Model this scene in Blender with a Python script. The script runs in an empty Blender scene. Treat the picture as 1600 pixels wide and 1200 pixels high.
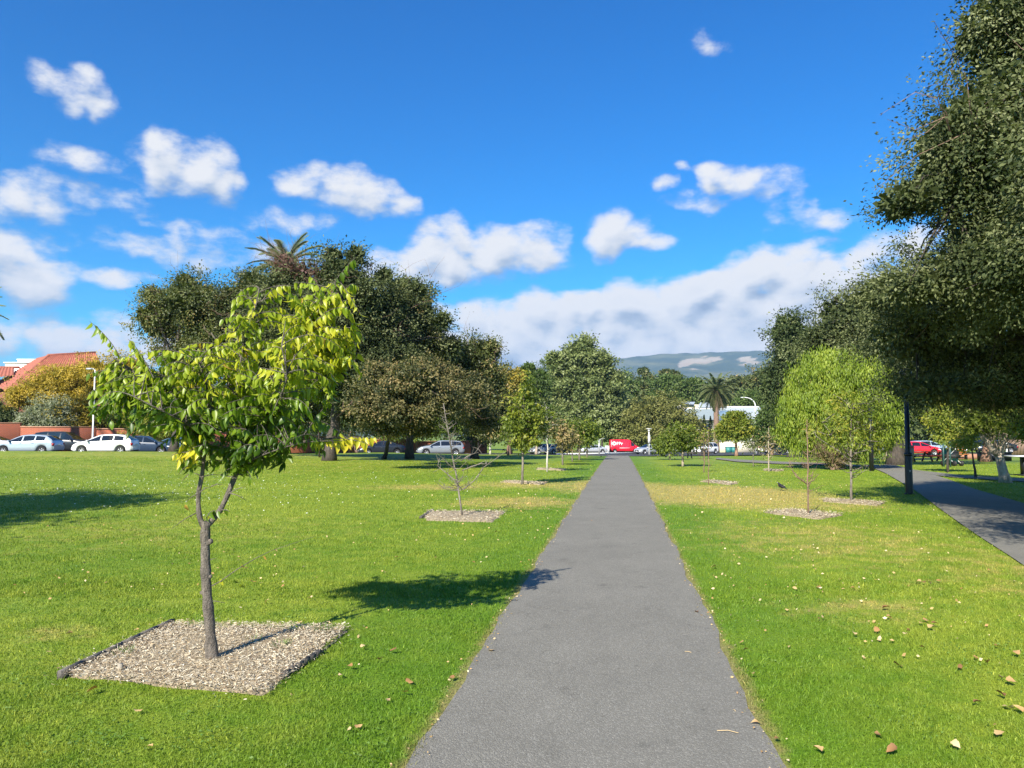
import bpy, math, random
import numpy as np
from mathutils import Vector, Matrix
R = math.radians
rng = np.random.default_rng(7)
random.seed(7)
S = bpy.context.scene
COL = S.collection

# ------------------------------------------------------------------ camera
FPX = 1200.0                      # focal length in units of the 1600 px wide photograph
EYE = 1.6
PITCH = math.atan(78 / 1200)
YAW = R(7.95)
FWD = np.array([-math.sin(YAW), math.cos(YAW)])
RGT = np.array([math.cos(YAW), math.sin(YAW)])
cd = bpy.data.cameras.new('camera')
cam = bpy.data.objects.new('camera', cd)
COL.objects.link(cam)
cam.location = (0, 0, EYE)
cam.rotation_euler = (R(90) + PITCH, 0, YAW)
cd.sensor_width = 36
cd.lens = 36 * FPX / 1600
cd.clip_start = 0.05
cd.clip_end = 20000
S.camera = cam

# ------------------------------------------------------------------ light
SUN_EL = R(34)
SHD = R(18)                       # shadows fall this far to the right of +Y
SUNV = Vector((-math.sin(SHD) * math.cos(SUN_EL), -math.cos(SHD) * math.cos(SUN_EL), math.sin(SUN_EL)))
sl = bpy.data.lights.new('sun', 'SUN')
sl.energy = 5.0
sl.angle = R(0.5)
sl.color = (1.0, 0.93, 0.80)
sun = bpy.data.objects.new('sun', sl)
COL.objects.link(sun)
sun.rotation_euler = SUNV.to_track_quat('Z', 'Y').to_euler()
S.view_settings.view_transform = 'Standard'
S.view_settings.look = 'None'
S.view_settings.exposure = 1.0
S.view_settings.gamma = 1
S.view_settings.use_curve_mapping = False
S.cycles.max_bounces = 4
S.cycles.diffuse_bounces = 2
S.cycles.transmission_bounces = 4
S.cycles.transparent_max_bounces = 8
S.cycles.volume_bounces = 0
S.cycles.use_denoising = True

def azel(px, py):
    xc = (px - 800) / FPX; yc = (600 - py) / FPX
    h = math.cos(PITCH) - yc * math.sin(PITCH)
    v = math.sin(PITCH) + yc * math.cos(PITCH)
    return math.atan2(xc, h), math.atan2(v, math.hypot(xc, h))

def P(px, py, d):
    "world point seen at photo pixel px,py at horizontal distance d along the view"
    xc = (px - 800) / FPX; yc = (600 - py) / FPX
    h = math.cos(PITCH) - yc * math.sin(PITCH)
    v = math.sin(PITCH) + yc * math.cos(PITCH)
    q = FWD * d + RGT * (d * xc / h)
    return np.array([q[0], q[1], EYE + d * v / h])

# ------------------------------------------------------------------ world: sky and clouds
W = bpy.data.worlds.new('World')
S.world = W
W.use_nodes = True
W.cycles.sampling_method = 'MANUAL'
W.cycles.sample_map_resolution = 256
nt = W.node_tree
nt.nodes.clear()

class NB:
    "small node builder"
    def __init__(s, tree): s.t = tree
    def n(s, typ, ins=None, **kw):
        nd = s.t.nodes.new(typ)
        for k, v in kw.items(): setattr(nd, k, v)
        if ins:
            for k, v in ins.items():
                if isinstance(v, bpy.types.NodeSocket): s.t.links.new(v, nd.inputs[k])
                else: nd.inputs[k].default_value = v
        return nd
    def m(s, op, a, b=None, c=None, clamp=False):
        i = {0: a}
        if b is not None: i[1] = b
        if c is not None: i[2] = c
        return s.n('ShaderNodeMath', i, operation=op, use_clamp=clamp).outputs[0]
    def v(s, op, a, b=None, c=None, out=0):
        i = {0: a}
        if b is not None: i[1] = b
        if c is not None: i[2] = c
        return s.n('ShaderNodeVectorMath', i, operation=op).outputs[out]
    def ss(s, x, lo, hi, a=0.0, b=1.0):
        return s.n('ShaderNodeMapRange', {0: x, 1: lo, 2: hi, 3: a, 4: b}, interpolation_type='SMOOTHSTEP').outputs[0]
    def mix(s, f, a, b, mode='MIX'):
        nd = s.n('ShaderNodeMix', None, data_type='RGBA', blend_type=mode)
        for k, v in ((0, f), (6, a), (7, b)):
            if isinstance(v, bpy.types.NodeSocket): s.t.links.new(v, nd.inputs[k])
            else: nd.inputs[k].default_value = v if k == 0 else (*v[:3], 1)
        return nd.outputs[2]
    def noise(s, vec, scale, detail=3, rough=0.5, out=0, dim='3D'):
        return s.n('ShaderNodeTexNoise', {'Vector': vec, 'Scale': scale, 'Detail': detail, 'Roughness': rough}, noise_dimensions=dim).outputs[out]
    def ramp(s, f, stops):
        nd = s.n('ShaderNodeValToRGB', {0: f})
        e = nd.color_ramp.elements
        while len(e) < len(stops): e.new(0.5)
        for k, (p, c) in enumerate(stops):
            e[k].position = p
            e[k].color = (*c, 1)
        return nd.outputs[0]

BLOBS = [  # photo px: cx, cy, rx, ry, strength
 (82,118,40,20,.65),(122,136,48,28,.7),(166,158,28,22,.65),(133,250,54,18,.5),
 (250,240,40,30,.9),(300,268,66,36,1),(350,290,40,28,.8),
 (490,284,46,24,.75),(545,302,62,32,.85),(605,322,40,20,.75),
 (25,318,70,36,.55),(120,300,90,18,.38),(210,322,50,12,.35),
 (10,410,70,52,1),(50,442,50,30,.9),
 (285,352,36,14,.4),(345,370,46,12,.35),(440,345,56,22,.38),
 (290,398,150,22,.5),(140,433,80,12,.55),(440,395,60,18,.4),
 (50,522,120,34,.85),(180,548,150,34,.85),(380,500,100,40,.6),(290,560,160,30,.9),
 (700,395,62,52,1.1),(775,392,96,40,1.1),(835,396,46,22,1),(628,420,66,34,1),(700,425,80,28,1),
 (960,368,56,34,1),(1010,378,38,12,.8),
 (1120,272,30,20,.7),(1160,286,60,24,.75),(1085,318,52,13,.55),(1215,270,34,13,.55),(1030,290,20,12,.4),(1070,262,14,8,.35),
 (1235,335,42,22,.42),(1300,336,34,16,.5),(1115,70,34,15,.33),(1275,378,40,14,.55),(1195,383,28,10,.4),(1340,400,44,14,.6),
 (760,505,100,36,1.15),(880,490,110,40,1.3),(830,480,50,24,1.2),(1000,474,110,40,1.3),(940,468,44,26,1.2),(1010,525,220,50,1.3),(1185,436,66,44,1.35),(1265,432,70,46,1.35),(1230,470,130,40,1.3),(1120,455,80,34,1.3),(1160,475,180,50,1.3),
 (1350,446,70,44,1.2),(1250,505,240,56,1.3),(830,548,210,46,1.5),(1080,556,340,44,1.5),(1250,530,160,50,1.4),(1420,400,80,40,.9),
 (-160,450,100,60,1),(1800,440,180,60,1),(-420,500,200,60,1)]

def make_cloud_group():
    g = bpy.data.node_groups.new('cloud_density', 'ShaderNodeTree')
    g.interface.new_socket('P', in_out='INPUT', socket_type='NodeSocketVector')
    g.interface.new_socket('D', in_out='OUTPUT', socket_type='NodeSocketFloat')
    g.interface.new_socket('Lite', in_out='OUTPUT', socket_type='NodeSocketFloat')
    b = NB(g)
    gi = b.n('NodeGroupInput'); go = b.n('NodeGroupOutput')
    p = gi.outputs[0]
    wn = b.noise(p, 9, 2, .55, 1, '2D')
    wv = b.v('MULTIPLY_ADD', b.v('SUBTRACT', wn, (.5, .5, .5)), (.075, .04, 0), p)
    cur = None
    for cx, cy, rx, ry, s in BLOBS:
        a, e = azel(cx, cy)
        sx, sy = FPX / rx / 1.08, FPX / ry / 1.05
        q = b.v('MULTIPLY_ADD', wv, (sx, sy, 0), (-a * sx, -e * sy, 0))
        d = b.v('DOT_PRODUCT', q, q, out=1)
        f = b.m('MULTIPLY_ADD', d, -s * .8, s)
        cur = f if cur is None else b.n('ShaderNodeMath', {0: cur, 1: f, 2: .25}, operation='SMOOTH_MAX').outputs[0]
    # clouds outside the photograph's field
    sep = b.n('ShaderNodeSeparateXYZ', {0: p})
    far = b.ss(b.m('ABSOLUTE', sep.outputs[0]), .8, 1.1)
    hi = b.ss(sep.outputs[1], .52, .62)
    low = b.noise(b.v('MULTIPLY', p, (1, 2.2, 1)), 3.4, 1, .5, dim='2D')
    lowf = b.m('MULTIPLY_ADD', b.m('SUBTRACT', low, .53), 9, 0)
    hf = b.ss(sep.outputs[1], .1, .75, 0, 1.4)
    gen = b.m('SUBTRACT', lowf, hf)
    w = b.m('MAXIMUM', far, hi)
    gen2 = b.m('MULTIPLY_ADD', b.m('SUBTRACT', gen, cur), w, cur)
    cur = b.m('MAXIMUM', gen2, -1.2)
    vo = b.n('ShaderNodeTexVoronoi', {'Vector': b.v('MULTIPLY_ADD', wn, (.06, .06, 0), p), 'Scale': 26.0}, voronoi_dimensions='2D')
    n2 = b.m('MULTIPLY_ADD', vo.outputs[0], -.6, .28)
    base = b.m('ADD', cur, n2)
    nq = b.v('MULTIPLY', p, (1, 1.9, 1))
    n1 = b.noise(nq, 22, 6, .63, dim='2D'); n0 = b.noise(nq, 22, 3, .55, dim='2D')
    g.links.new(b.m('ADD', base, b.m('MULTIPLY', b.m('SUBTRACT', n1, .5), 1.4)), go.inputs[0])
    g.links.new(b.m('ADD', base, b.m('MULTIPLY', b.m('SUBTRACT', n0, .5), 1.0)), go.inputs[1])
    return g

wb = NB(nt)
tc = wb.n('ShaderNodeTexCoord')
dirv = tc.outputs['Generated']
dx = wb.v('DOT_PRODUCT', dirv, (float(RGT[0]), float(RGT[1]), 0), out=1)
dy = wb.v('DOT_PRODUCT', dirv, (float(FWD[0]), float(FWD[1]), 0), out=1)
az = wb.m('ARCTAN2', dx, dy)
el = wb.m('ARCSINE', wb.v('DOT_PRODUCT', dirv, (0, 0, 1), out=1))
pp = wb.n('ShaderNodeCombineXYZ', {0: az, 1: el, 2: 0}).outputs[0]
CG = make_cloud_group()
g1 = wb.n('ShaderNodeGroup', None, node_tree=CG); nt.links.new(pp, g1.inputs[0])
g2 = wb.n('ShaderNodeGroup', None, node_tree=CG); nt.links.new(wb.v('ADD', pp, (-.008, .022, 0)), g2.inputs[0])
D1 = g1.outputs[0]; L1, L2 = g1.outputs[1], g2.outputs[1]
alpha = wb.ss(D1, .0, .95)
alpha = wb.m('MULTIPLY', alpha, wb.ss(el, -.02, .03))
lit = wb.m('MULTIPLY_ADD', wb.m('SUBTRACT', L1, L2), .92, .60, clamp=True)
thick = wb.ss(D1, 1.1, 2.4, 0, .26)
lit = wb.m('SUBTRACT', lit, thick, clamp=True)
ccol = wb.ramp(lit, [(0, (.36, .46, .64)), (.35, (.58, .67, .82)), (.62, (.82, .86, .94)), (1, (1.0, 1.0, 1.02))])
sky = wb.n('ShaderNodeTexSky')
sky.sky_type = 'NISHITA'
sky.sun_disc = False
sky.sun_elevation = SUN_EL
sky.sun_rotation = R(180) + SHD
sky.air_density = 1.0
sky.dust_density = 0.25
sky.ozone_density = 2.5
hs = wb.n('ShaderNodeHueSaturation', {'Hue': .5, 'Saturation': 1.45, 'Value': 1.0, 'Color': sky.outputs[0]}).outputs[0]
skyc = wb.mix(1.0, hs, (.20, .90, 1.16), 'MULTIPLY')
SKY_K = 0.08
cl = wb.v('SCALE', ccol, None); cl_n = cl.node; cl_n.inputs['Scale'].default_value = 0.46 / SKY_K
mixc = wb.mix(alpha, skyc, cl)
bg = wb.n('ShaderNodeBackground', {0: mixc, 1: SKY_K})
wo = wb.n('ShaderNodeOutputWorld')
nt.links.new(bg.outputs[0], wo.inputs[0])

# ------------------------------------------------------------------ mesh helpers
def obj(name, V, F=None, T=None, mat=None, parent=None, tint=None, smooth=False, base=None, mi=None, mats=None):
    "one mesh object from arrays; F quads, T triangles"
    V = np.asarray(V, dtype=np.float32).reshape(-1, 3)
    if base is not None: V = V - np.asarray(base, dtype=np.float32)
    me = bpy.data.meshes.new(name)
    nq = 0 if F is None else len(F); ntr = 0 if T is None else len(T)
    loops = []
    if nq: loops.append(np.asarray(F, dtype=np.int32).ravel())
    if ntr: loops.append(np.asarray(T, dtype=np.int32).ravel())
    L = np.concatenate(loops)
    me.vertices.add(len(V)); me.vertices.foreach_set('co', V.ravel())
    me.loops.add(len(L)); me.loops.foreach_set('vertex_index', L)
    me.polygons.add(nq + ntr)
    st = np.concatenate([np.arange(nq) * 4, nq * 4 + np.arange(ntr) * 3]).astype(np.int32)
    me.polygons.foreach_set('loop_start', st)
    if smooth: me.polygons.foreach_set('use_smooth', np.ones(nq + ntr, dtype=bool))
    if mi is not None: me.polygons.foreach_set('material_index', np.asarray(mi, dtype=np.int32))
    if tint is not None:
        a = me.attributes.new('tint', 'FLOAT', 'POINT')
        a.data.foreach_set('value', np.asarray(tint, dtype=np.float32))
    for m in (mats or [mat]):
        if m is not None: me.materials.append(m)
    me.update(calc_edges=True)
    me.validate()
    o = bpy.data.objects.new(name, me)
    COL.objects.link(o)
    if parent is not None: o.parent = parent
    return o

class MB:
    "collects boxes, tubes, prisms as one mesh"
    def __init__(s): s.V = []; s.F = []; s.T = []; s.n = 0; s.tv = []
    def add(s, V, F=None, T=None, tint=0.5):
        V = np.asarray(V, dtype=float).reshape(-1, 3)
        if F is not None and len(F): s.F.append(np.asarray(F) + s.n)
        if T is not None and len(T): s.T.append(np.asarray(T) + s.n)
        s.V.append(V); s.n += len(V); s.tv.append(np.broadcast_to(tint, (len(V),)))
        return s
    def box(s, c, size, rz=0, tint=.5, taper=1.0):
        x, y, z = np.array(size) / 2
        v = np.array([[-x,-y,-z],[x,-y,-z],[x,y,-z],[-x,y,-z],[-x*taper,-y*taper,z],[x*taper,-y*taper,z],[x*taper,y*taper,z],[-x*taper,y*taper,z]])
        c_, s_ = math.cos(rz), math.sin(rz)
        v = v @ np.array([[c_, s_, 0], [-s_, c_, 0], [0, 0, 1]]) + np.array(c)
        return s.add(v, [[0,3,2,1],[4,5,6,7],[0,1,5,4],[1,2,6,5],[2,3,7,6],[3,0,4,7]], tint=tint)
    def tube(s, pts, rad, n=8, cap=True, tint=.5):
        V, F, T = tube(pts, rad, n, cap)
        return s.add(V, F, T, tint)
    def prism(s, poly, a, b, axis=1, tint=.5):
        "polygon (2D list) extruded between a and b along an axis"
        poly = np.asarray(poly, float); k = len(poly)
        def lift(t):
            o = np.zeros((k, 3)); ax = [i for i in range(3) if i != axis]
            o[:, ax[0]] = poly[:, 0]; o[:, ax[1]] = poly[:, 1]; o[:, axis] = t
            return o
        V = np.vstack([lift(a), lift(b)])
        F = [[i, (i + 1) % k, k + (i + 1) % k, k + i] for i in range(k)]
        T = [[0, i, i + 1] for i in range(1, k - 1)] + [[k, k + i + 1, k + i] for i in range(1, k - 1)]
        return s.add(V, F, T, tint)
    def build(s, name, mat, parent=None, base=None, smooth=False, tint=True):
        return obj(name, np.vstack(s.V), np.vstack(s.F) if s.F else None, np.vstack(s.T) if s.T else None, mat, parent,
                   np.concatenate(s.tv) if tint else None, smooth, base)

def tube(pts, rad, n=8, cap=True):
    pts = np.asarray(pts, float); k = len(pts)
    rad = np.broadcast_to(np.asarray(rad, float), (k,))
    tan = np.gradient(pts, axis=0)
    tan /= np.linalg.norm(tan, axis=1)[:, None] + 1e-9
    ref = np.array([0.31, 0.17, 0.93]) if abs(tan[0][2]) < .8 else np.array([1., .2, .1])
    V = np.zeros((k, n, 3)); ang = np.arange(n) * 2 * math.pi / n
    for i in range(k):
        u = np.cross(tan[i], ref); u /= np.linalg.norm(u) + 1e-9
        ref = np.cross(u, tan[i]); w = ref
        V[i] = pts[i] + rad[i] * (np.cos(ang)[:, None] * u + np.sin(ang)[:, None] * w)
    V = V.reshape(-1, 3)
    F = [[i*n + j, i*n + (j+1) % n, (i+1)*n + (j+1) % n, (i+1)*n + j] for i in range(k-1) for j in range(n)]
    T = []
    if cap:
        V = np.vstack([V, pts[0], pts[-1]]); a = k * n
        T = [[a, (j+1) % n, j] for j in range(n)] + [[a+1, (k-1)*n + j, (k-1)*n + (j+1) % n] for j in range(n)]
    return V, np.array(F), np.array(T)

def tag(o, label, cat, group=None):
    o['label'] = label; o['category'] = cat
    if group: o['group'] = group
    return o
def thing(name, label, cat, loc, rz=0, group=None):
    o = bpy.data.objects.new(name, None); COL.objects.link(o)
    o.empty_display_size = .2
    o.location = [float(v) for v in loc]; o.rotation_euler = (0, 0, rz)
    return tag(o, label, cat, group)
def kids(o): return [c for c in COL.objects if c.parent == o]
KIDS = {}
def copy_tree(o, loc, rz, label, group=None):
    r = o.copy(); COL.objects.link(r); r.location = [float(v) for v in loc]; r.rotation_euler = (0, 0, rz); r['label'] = label
    if group: r['group'] = group
    if o.name not in KIDS: KIDS[o.name] = [(c, kids(c)) for c in kids(o)]
    for c, gs in KIDS[o.name]:
        k = c.copy(); COL.objects.link(k); k.parent = r
        for g in gs:
            q = g.copy(); COL.objects.link(q); q.parent = k
    return r
def struct(o): o['kind'] = 'structure'; return o
def stuff(o): o['kind'] = 'stuff'; return o

# ------------------------------------------------------------------ materials
def mat(name, col, rough=.6, metal=0, spec=.5, var=.15, vscale=6, bump=0, bscale=30, coat=0):
    m = bpy.data.materials.new(name); m.use_nodes = True
    b = NB(m.node_tree); bs = m.node_tree.nodes['Principled BSDF']
    ge = b.n('ShaderNodeTexCoord').outputs['Object']
    n = b.noise(ge, vscale, 4, .6)
    f = b.m('MULTIPLY_ADD', n, var * 2, 1 - var)
    c = b.v('SCALE', (*col,), None); c.node.inputs[0].default_value = col; m.node_tree.links.new(f, c.node.inputs['Scale'])
    m.node_tree.links.new(c, bs.inputs['Base Color'])
    bs.inputs['Roughness'].default_value = rough
    bs.inputs['Metallic'].default_value = metal
    bs.inputs['Specular IOR Level'].default_value = spec
    bs.inputs['Coat Weight'].default_value = coat
    if bump:
        bn = b.n('ShaderNodeBump', {'Strength': bump, 'Height': b.noise(ge, bscale, 5, .6)})
        m.node_tree.links.new(bn.outputs[0], bs.inputs['Normal'])
    return m

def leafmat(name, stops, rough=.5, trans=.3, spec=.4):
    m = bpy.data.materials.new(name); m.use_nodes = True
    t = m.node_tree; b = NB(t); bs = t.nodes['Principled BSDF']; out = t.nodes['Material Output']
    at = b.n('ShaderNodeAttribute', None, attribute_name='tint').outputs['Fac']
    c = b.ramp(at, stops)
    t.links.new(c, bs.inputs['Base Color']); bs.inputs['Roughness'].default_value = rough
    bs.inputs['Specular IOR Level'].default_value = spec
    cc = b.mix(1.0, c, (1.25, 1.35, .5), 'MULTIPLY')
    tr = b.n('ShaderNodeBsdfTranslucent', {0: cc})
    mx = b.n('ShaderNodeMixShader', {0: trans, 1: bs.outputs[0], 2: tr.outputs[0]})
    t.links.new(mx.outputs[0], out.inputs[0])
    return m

def barkmat(name, c0, c1, scale=14, bump=.6):
    m = bpy.data.materials.new(name); m.use_nodes = True
    t = m.node_tree; b = NB(t); bs = t.nodes['Principled BSDF']
    ge = b.n('ShaderNodeTexCoord').outputs['Object']
    st = b.v('MULTIPLY', ge, (1, 1, .3))
    n = b.noise(st, scale, 6, .65); n2 = b.noise(ge, scale * 3.1, 4, .6)
    f = b.ss(b.m('MULTIPLY_ADD', n2, .35, b.m('MULTIPLY', n, .75)), .35, .75)
    t.links.new(b.mix(f, c0, c1), bs.inputs['Base Color'])
    bs.inputs['Roughness'].default_value = .85
    bn = b.n('ShaderNodeBump', {'Strength': bump, 'Distance': .02, 'Height': b.m('ADD', n, n2)})
    t.links.new(bn.outputs[0], bs.inputs['Normal'])
    return m
HAZE = 0.0001
# ------------------------------------------------------------------ terrain
TPX = [-600, 0, 300, 600, 800, 960, 1200, 1300, 1400, 1500, 1600, 2300]
TD = [0, 20, 30, 40, 50, 57, 62, 68, 74, 80, 90, 100, 120, 140, 200, 400]
TZ = {
 -600: [0,0,.08,.25,.53,-.02,-.04,-.04,0,0,0,0,0,-.2,-1,-3],
 0:    [0,0,.08,.25,.53,-.02,-.04,-.04,0,0,0,0,0,-.2,-1,-3],
 300:  [0,0,.08,.25,.48,.05,-.1,-.1,-.2,-.25,-.3,-.3,-.3,-.5,-1.2,-3],
 600:  [0,0,.02,.08,.14,.16,.15,-.35,-.6,-.65,-.7,-.8,-.9,-1,-1.6,-3],
 800:  [0,0,-.01,-.03,-.06,-.09,-.13,-.17,-.5,-.75,-1.0,-1.2,-1.5,-1.8,-2.6,-3.5],
 960:  [0,0,-.03,-.08,-.14,-.2,-.27,-.34,-.6,-.8,-1.05,-1.3,-1.6,-2.0,-3,-4],
 1200: [0,0,-.03,-.09,-.2,-.3,-.38,-.5,-.65,-.8,-1.0,-1.22,-1.65,-1.9,-2.4,-3],
 1300: [0,0,-.03,-.1,-.22,-.33,-.42,-.56,-.68,-.8,-1.0,-1.2,-1.5,-1.65,-1.75,-2],
 1400: [0,0,-.03,-.12,-.3,-.48,-.6,-.7,-.8,-.88,-1.0,-1.15,-1.3,-1.4,-1.6,-2],
 1500: [0,0,-.02,-.1,-.25,-.4,-.5,-.58,-.65,-.72,-.8,-.5,.5,.9,1.2,1],
 1600: [0,0,-.02,-.08,-.2,-.38,-.5,-.65,-.78,-.9,-1.1,-1.2,-1.2,-1.0,-.5,0],
 2300: [0,0,-.02,-.08,-.2,-.38,-.5,-.65,-.78,-.9,-1.1,-1.2,-1.2,-1.0,-.5,0]}
_TU = np.array([(p - 800) / FPX for p in TPX]); _TM = np.array([TZ[p] for p in TPX]); _TD = np.array(TD, float)
def _tz(l, d):
    u = np.clip(l / np.maximum(d, 1), _TU[0], _TU[-1])
    i = np.clip(np.searchsorted(_TU, u) - 1, 0, len(_TU) - 2); fu = (u - _TU[i]) / (_TU[i+1] - _TU[i])
    dd = np.clip(d, 0, 400)
    j = np.clip(np.searchsorted(_TD, dd) - 1, 0, len(_TD) - 2); fd = (dd - _TD[j]) / (_TD[j+1] - _TD[j])
    fd = fd * fd * (3 - 2 * fd) * .35 + fd * .65
    a = _TM[i, j] * (1 - fu) + _TM[i+1, j] * fu; b = _TM[i, j+1] * (1 - fu) + _TM[i+1, j+1] * fu
    return a * (1 - fd) + b * fd
def TERR(x, y):
    x = np.asarray(x, float); y = np.asarray(y, float)
    l = x * RGT[0] + y * RGT[1]; d = x * FWD[0] + y * FWD[1]
    out = 0
    for k, s in ((-.03, .25), (0, .5), (.03, .25)):
        out = out + s * _tz(l, d * (1 + k))
    return np.where(d < 0, 0, out)
def LD(l, d):
    q = FWD * d + RGT * l
    return float(q[0]), float(q[1])
def G(px, d, dz=0):
    "ground point below photo column px at distance d"
    p = P(px, 678, d); p[2] = float(TERR(p[0], p[1])) + dz
    return p
def GP(px, py):
    "ground point seen at a photo pixel"
    lo, hi = 2.0, 150.0
    d = 1200 * 1.6 / max(py - 678, 5)
    for _ in range(30):
        p = P(px, py, d); z = float(TERR(p[0], p[1]))
        d = 1200 * (1.6 - z) / max(py - 678, 5) * .5 + d * .5
        d = min(max(d, 2), 140)
    p = P(px, py, d); p[2] = float(TERR(p[0], p[1]))
    return p
def dist(p): return float(p[0] * FWD[0] + p[1] * FWD[1])

# turf colour shared by the sheet and the blades
def turf_group():
    g = bpy.data.node_groups.new('turf_colour', 'ShaderNodeTree')
    g.interface.new_socket('Colour', in_out='OUTPUT', socket_type='NodeSocketColor')
    b = NB(g); go = b.n('NodeGroupOutput')
    p = b.n('ShaderNodeNewGeometry').outputs['Position']
    l = b.v('DOT_PRODUCT', p, (float(RGT[0]), float(RGT[1]), 0), out=1)
    d = b.v('DOT_PRODUCT', p, (float(FWD[0]), float(FWD[1]), 0), out=1)
    big = b.noise(p, .16, 3, .55); mid = b.noise(p, .9, 4, .6); sm = b.noise(p, 9, 3, .6); fine = b.noise(p, 60, 2, .6)
    f = b.m('MULTIPLY_ADD', big, .7, b.m('MULTIPLY_ADD', mid, .45, b.m('MULTIPLY', sm, .25)))
    f = b.ss(b.m('MULTIPLY_ADD', b.m('SUBTRACT', b.noise(p, 3.2, 4, .7), .5), .9, f), .42, .98)
    # the lawn's right part and the strips along the path differ
    c = b.mix(f, (.135, .235, .016), (.285, .345, .038))
    ps = b.n('ShaderNodeSeparateXYZ', {0: p})
    strip = b.m('ABSOLUTE', b.m('ADD', ps.outputs[0], .135))
    near = b.ss(b.m('MULTIPLY_ADD', mid, .9, strip), 1.6, 3.2, .65, 0)
    c = b.mix(near, c, (.10, .215, .012))
    dry = None
    for (cl_, cd_, rl, rd, s) in [(5.3, 20.8, 3.8, 4.4, 1.6), (3.2, 23.5, 2.4, 4.6, 1.4), (6.2, 17.5, 2.6, 2.0, .9), (4.8, 11.8, 2.4, 3.2, .5), (6.4, 8.6, 2.2, 2.6, .5),
                                   (.2, 18.2, 2.0, 2.0, .95), (-2.4, 23.2, 2.6, 1.6, .75), (.6, 24.5, 2.6, 2.2, .9), (-3.7, 6.3, .5, .28, .55), (3.2, 7.2, .9, .8, .4), (-6, 13, 3, 2.4, .2), (-11, 36, 14, 7, .2), (-22,46,14,6,.35)]:
        q = b.v('MULTIPLY_ADD', b.n('ShaderNodeCombineXYZ', {0: l, 1: d, 2: 0}).outputs[0], (1/rl, 1/rd, 0), (-cl_/rl, -cd_/rd, 0))
        e = b.m('MULTIPLY_ADD', b.v('DOT_PRODUCT', q, q, out=1), -s, s)
        dry = e if dry is None else b.m('MAXIMUM', dry, e)
    nn = b.noise(p, 2.4, 6, .74)
    dr = b.ss(b.m('ADD', dry, b.m('MULTIPLY', b.m('SUBTRACT', nn, .5), 3.2)), .0, 1.1)
    dr = b.m('MULTIPLY', dr, b.ss(b.m('ADD', sm, b.m('MULTIPLY', fine, .4)), .45, .85, .55, 1))
    c = b.mix(b.m('MULTIPLY', dr, .70), c, (.56, .40, .15))
    fr = b.ss(b.m('MULTIPLY_ADD', sm, .22, strip), .99, 1.10, .8, 0)
    c = b.mix(fr, c, (.30, .25, .10))
    g.links.new(c, go.inputs[0])
    return g
TG = turf_group()
def turf_mat(name, blade):
    m = bpy.data.materials.new(name); m.use_nodes = True
    t = m.node_tree; b = NB(t); bs = t.nodes['Principled BSDF']; out = t.nodes['Material Output']
    c = b.n('ShaderNodeGroup', None, node_tree=TG).outputs[0]
    bs.inputs['Roughness'].default_value = .6
    if blade:
        at = b.n('ShaderNodeAttribute', None, attribute_name='tint').outputs['Fac']
        k = b.ramp(at, [(0, (.55, .62, .5)), (.5, (1.0, 1.0, 1.0)), (.9, (1.45, 1.35, 1.3)), (1, (2.3, 1.8, 2.2))])
        c2 = b.mix(1.0, c, k, 'MULTIPLY')
        t.links.new(c2, bs.inputs['Base Color']); bs.inputs['Specular IOR Level'].default_value = .35
        tr = b.n('ShaderNodeBsdfTranslucent', {0: c2})
        mx = b.n('ShaderNodeMixShader', {0: .3, 1: bs.outputs[0], 2: tr.outputs[0]})
        t.links.new(mx.outputs[0], out.inputs[0])
    else:
        p = b.n('ShaderNodeNewGeometry').outputs['Position']
        n = b.noise(p, 38, 4, .7); n2 = b.noise(p, 110, 2, .6)
        k = b.ss(b.m('MULTIPLY_ADD', n2, .5, b.m('MULTIPLY', n, .5)), .32, .68, .58, 1.30)
        sc = b.v('SCALE', c, None); t.links.new(k, sc.node.inputs['Scale'])
        t.links.new(sc, bs.inputs['Base Color']); bs.inputs['Specular IOR Level'].default_value = .1
        bn = b.n('ShaderNodeBump', {'Strength': .6, 'Distance': .03, 'Height': n})
        t.links.new(bn.outputs[0], bs.inputs['Normal'])
    return m
M_TURF = turf_mat('turf_soil', False); M_BLADE = turf_mat('grass_blade', True)

def grid_axis(a, b, step, far):
    core = np.arange(a, b + .01, step)
    ext = []; s = step * 2; x = b
    while x < far: x += s; ext.append(x); s *= 1.35
    ext2 = []; s = step * 2; x = a
    while x > -far: x -= s; ext2.append(x); s *= 1.35
    return np.concatenate([ext2[::-1], core, ext])
gx = grid_axis(-95, 75, 1.0, 7500); gy = grid_axis(-12, 165, 1.0, 7500)
X, Y = np.meshgrid(gx, gy)
Z = TERR(X, Y)
far = np.clip((np.hypot(X, Y) - 260) / 1500, 0, 1)
Z = Z * (1 - far) - 6 * far
nx, ny = len(gx), len(gy)
idx = np.arange(nx * ny).reshape(ny, nx)
F = np.stack([idx[:-1, :-1], idx[:-1, 1:], idx[1:, 1:], idx[1:, :-1]], -1).reshape(-1, 4)
lawn = obj('ground', np.stack([X, Y, Z], -1).reshape(-1, 3), F, mat=M_TURF, smooth=True)
struct(lawn)

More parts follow.
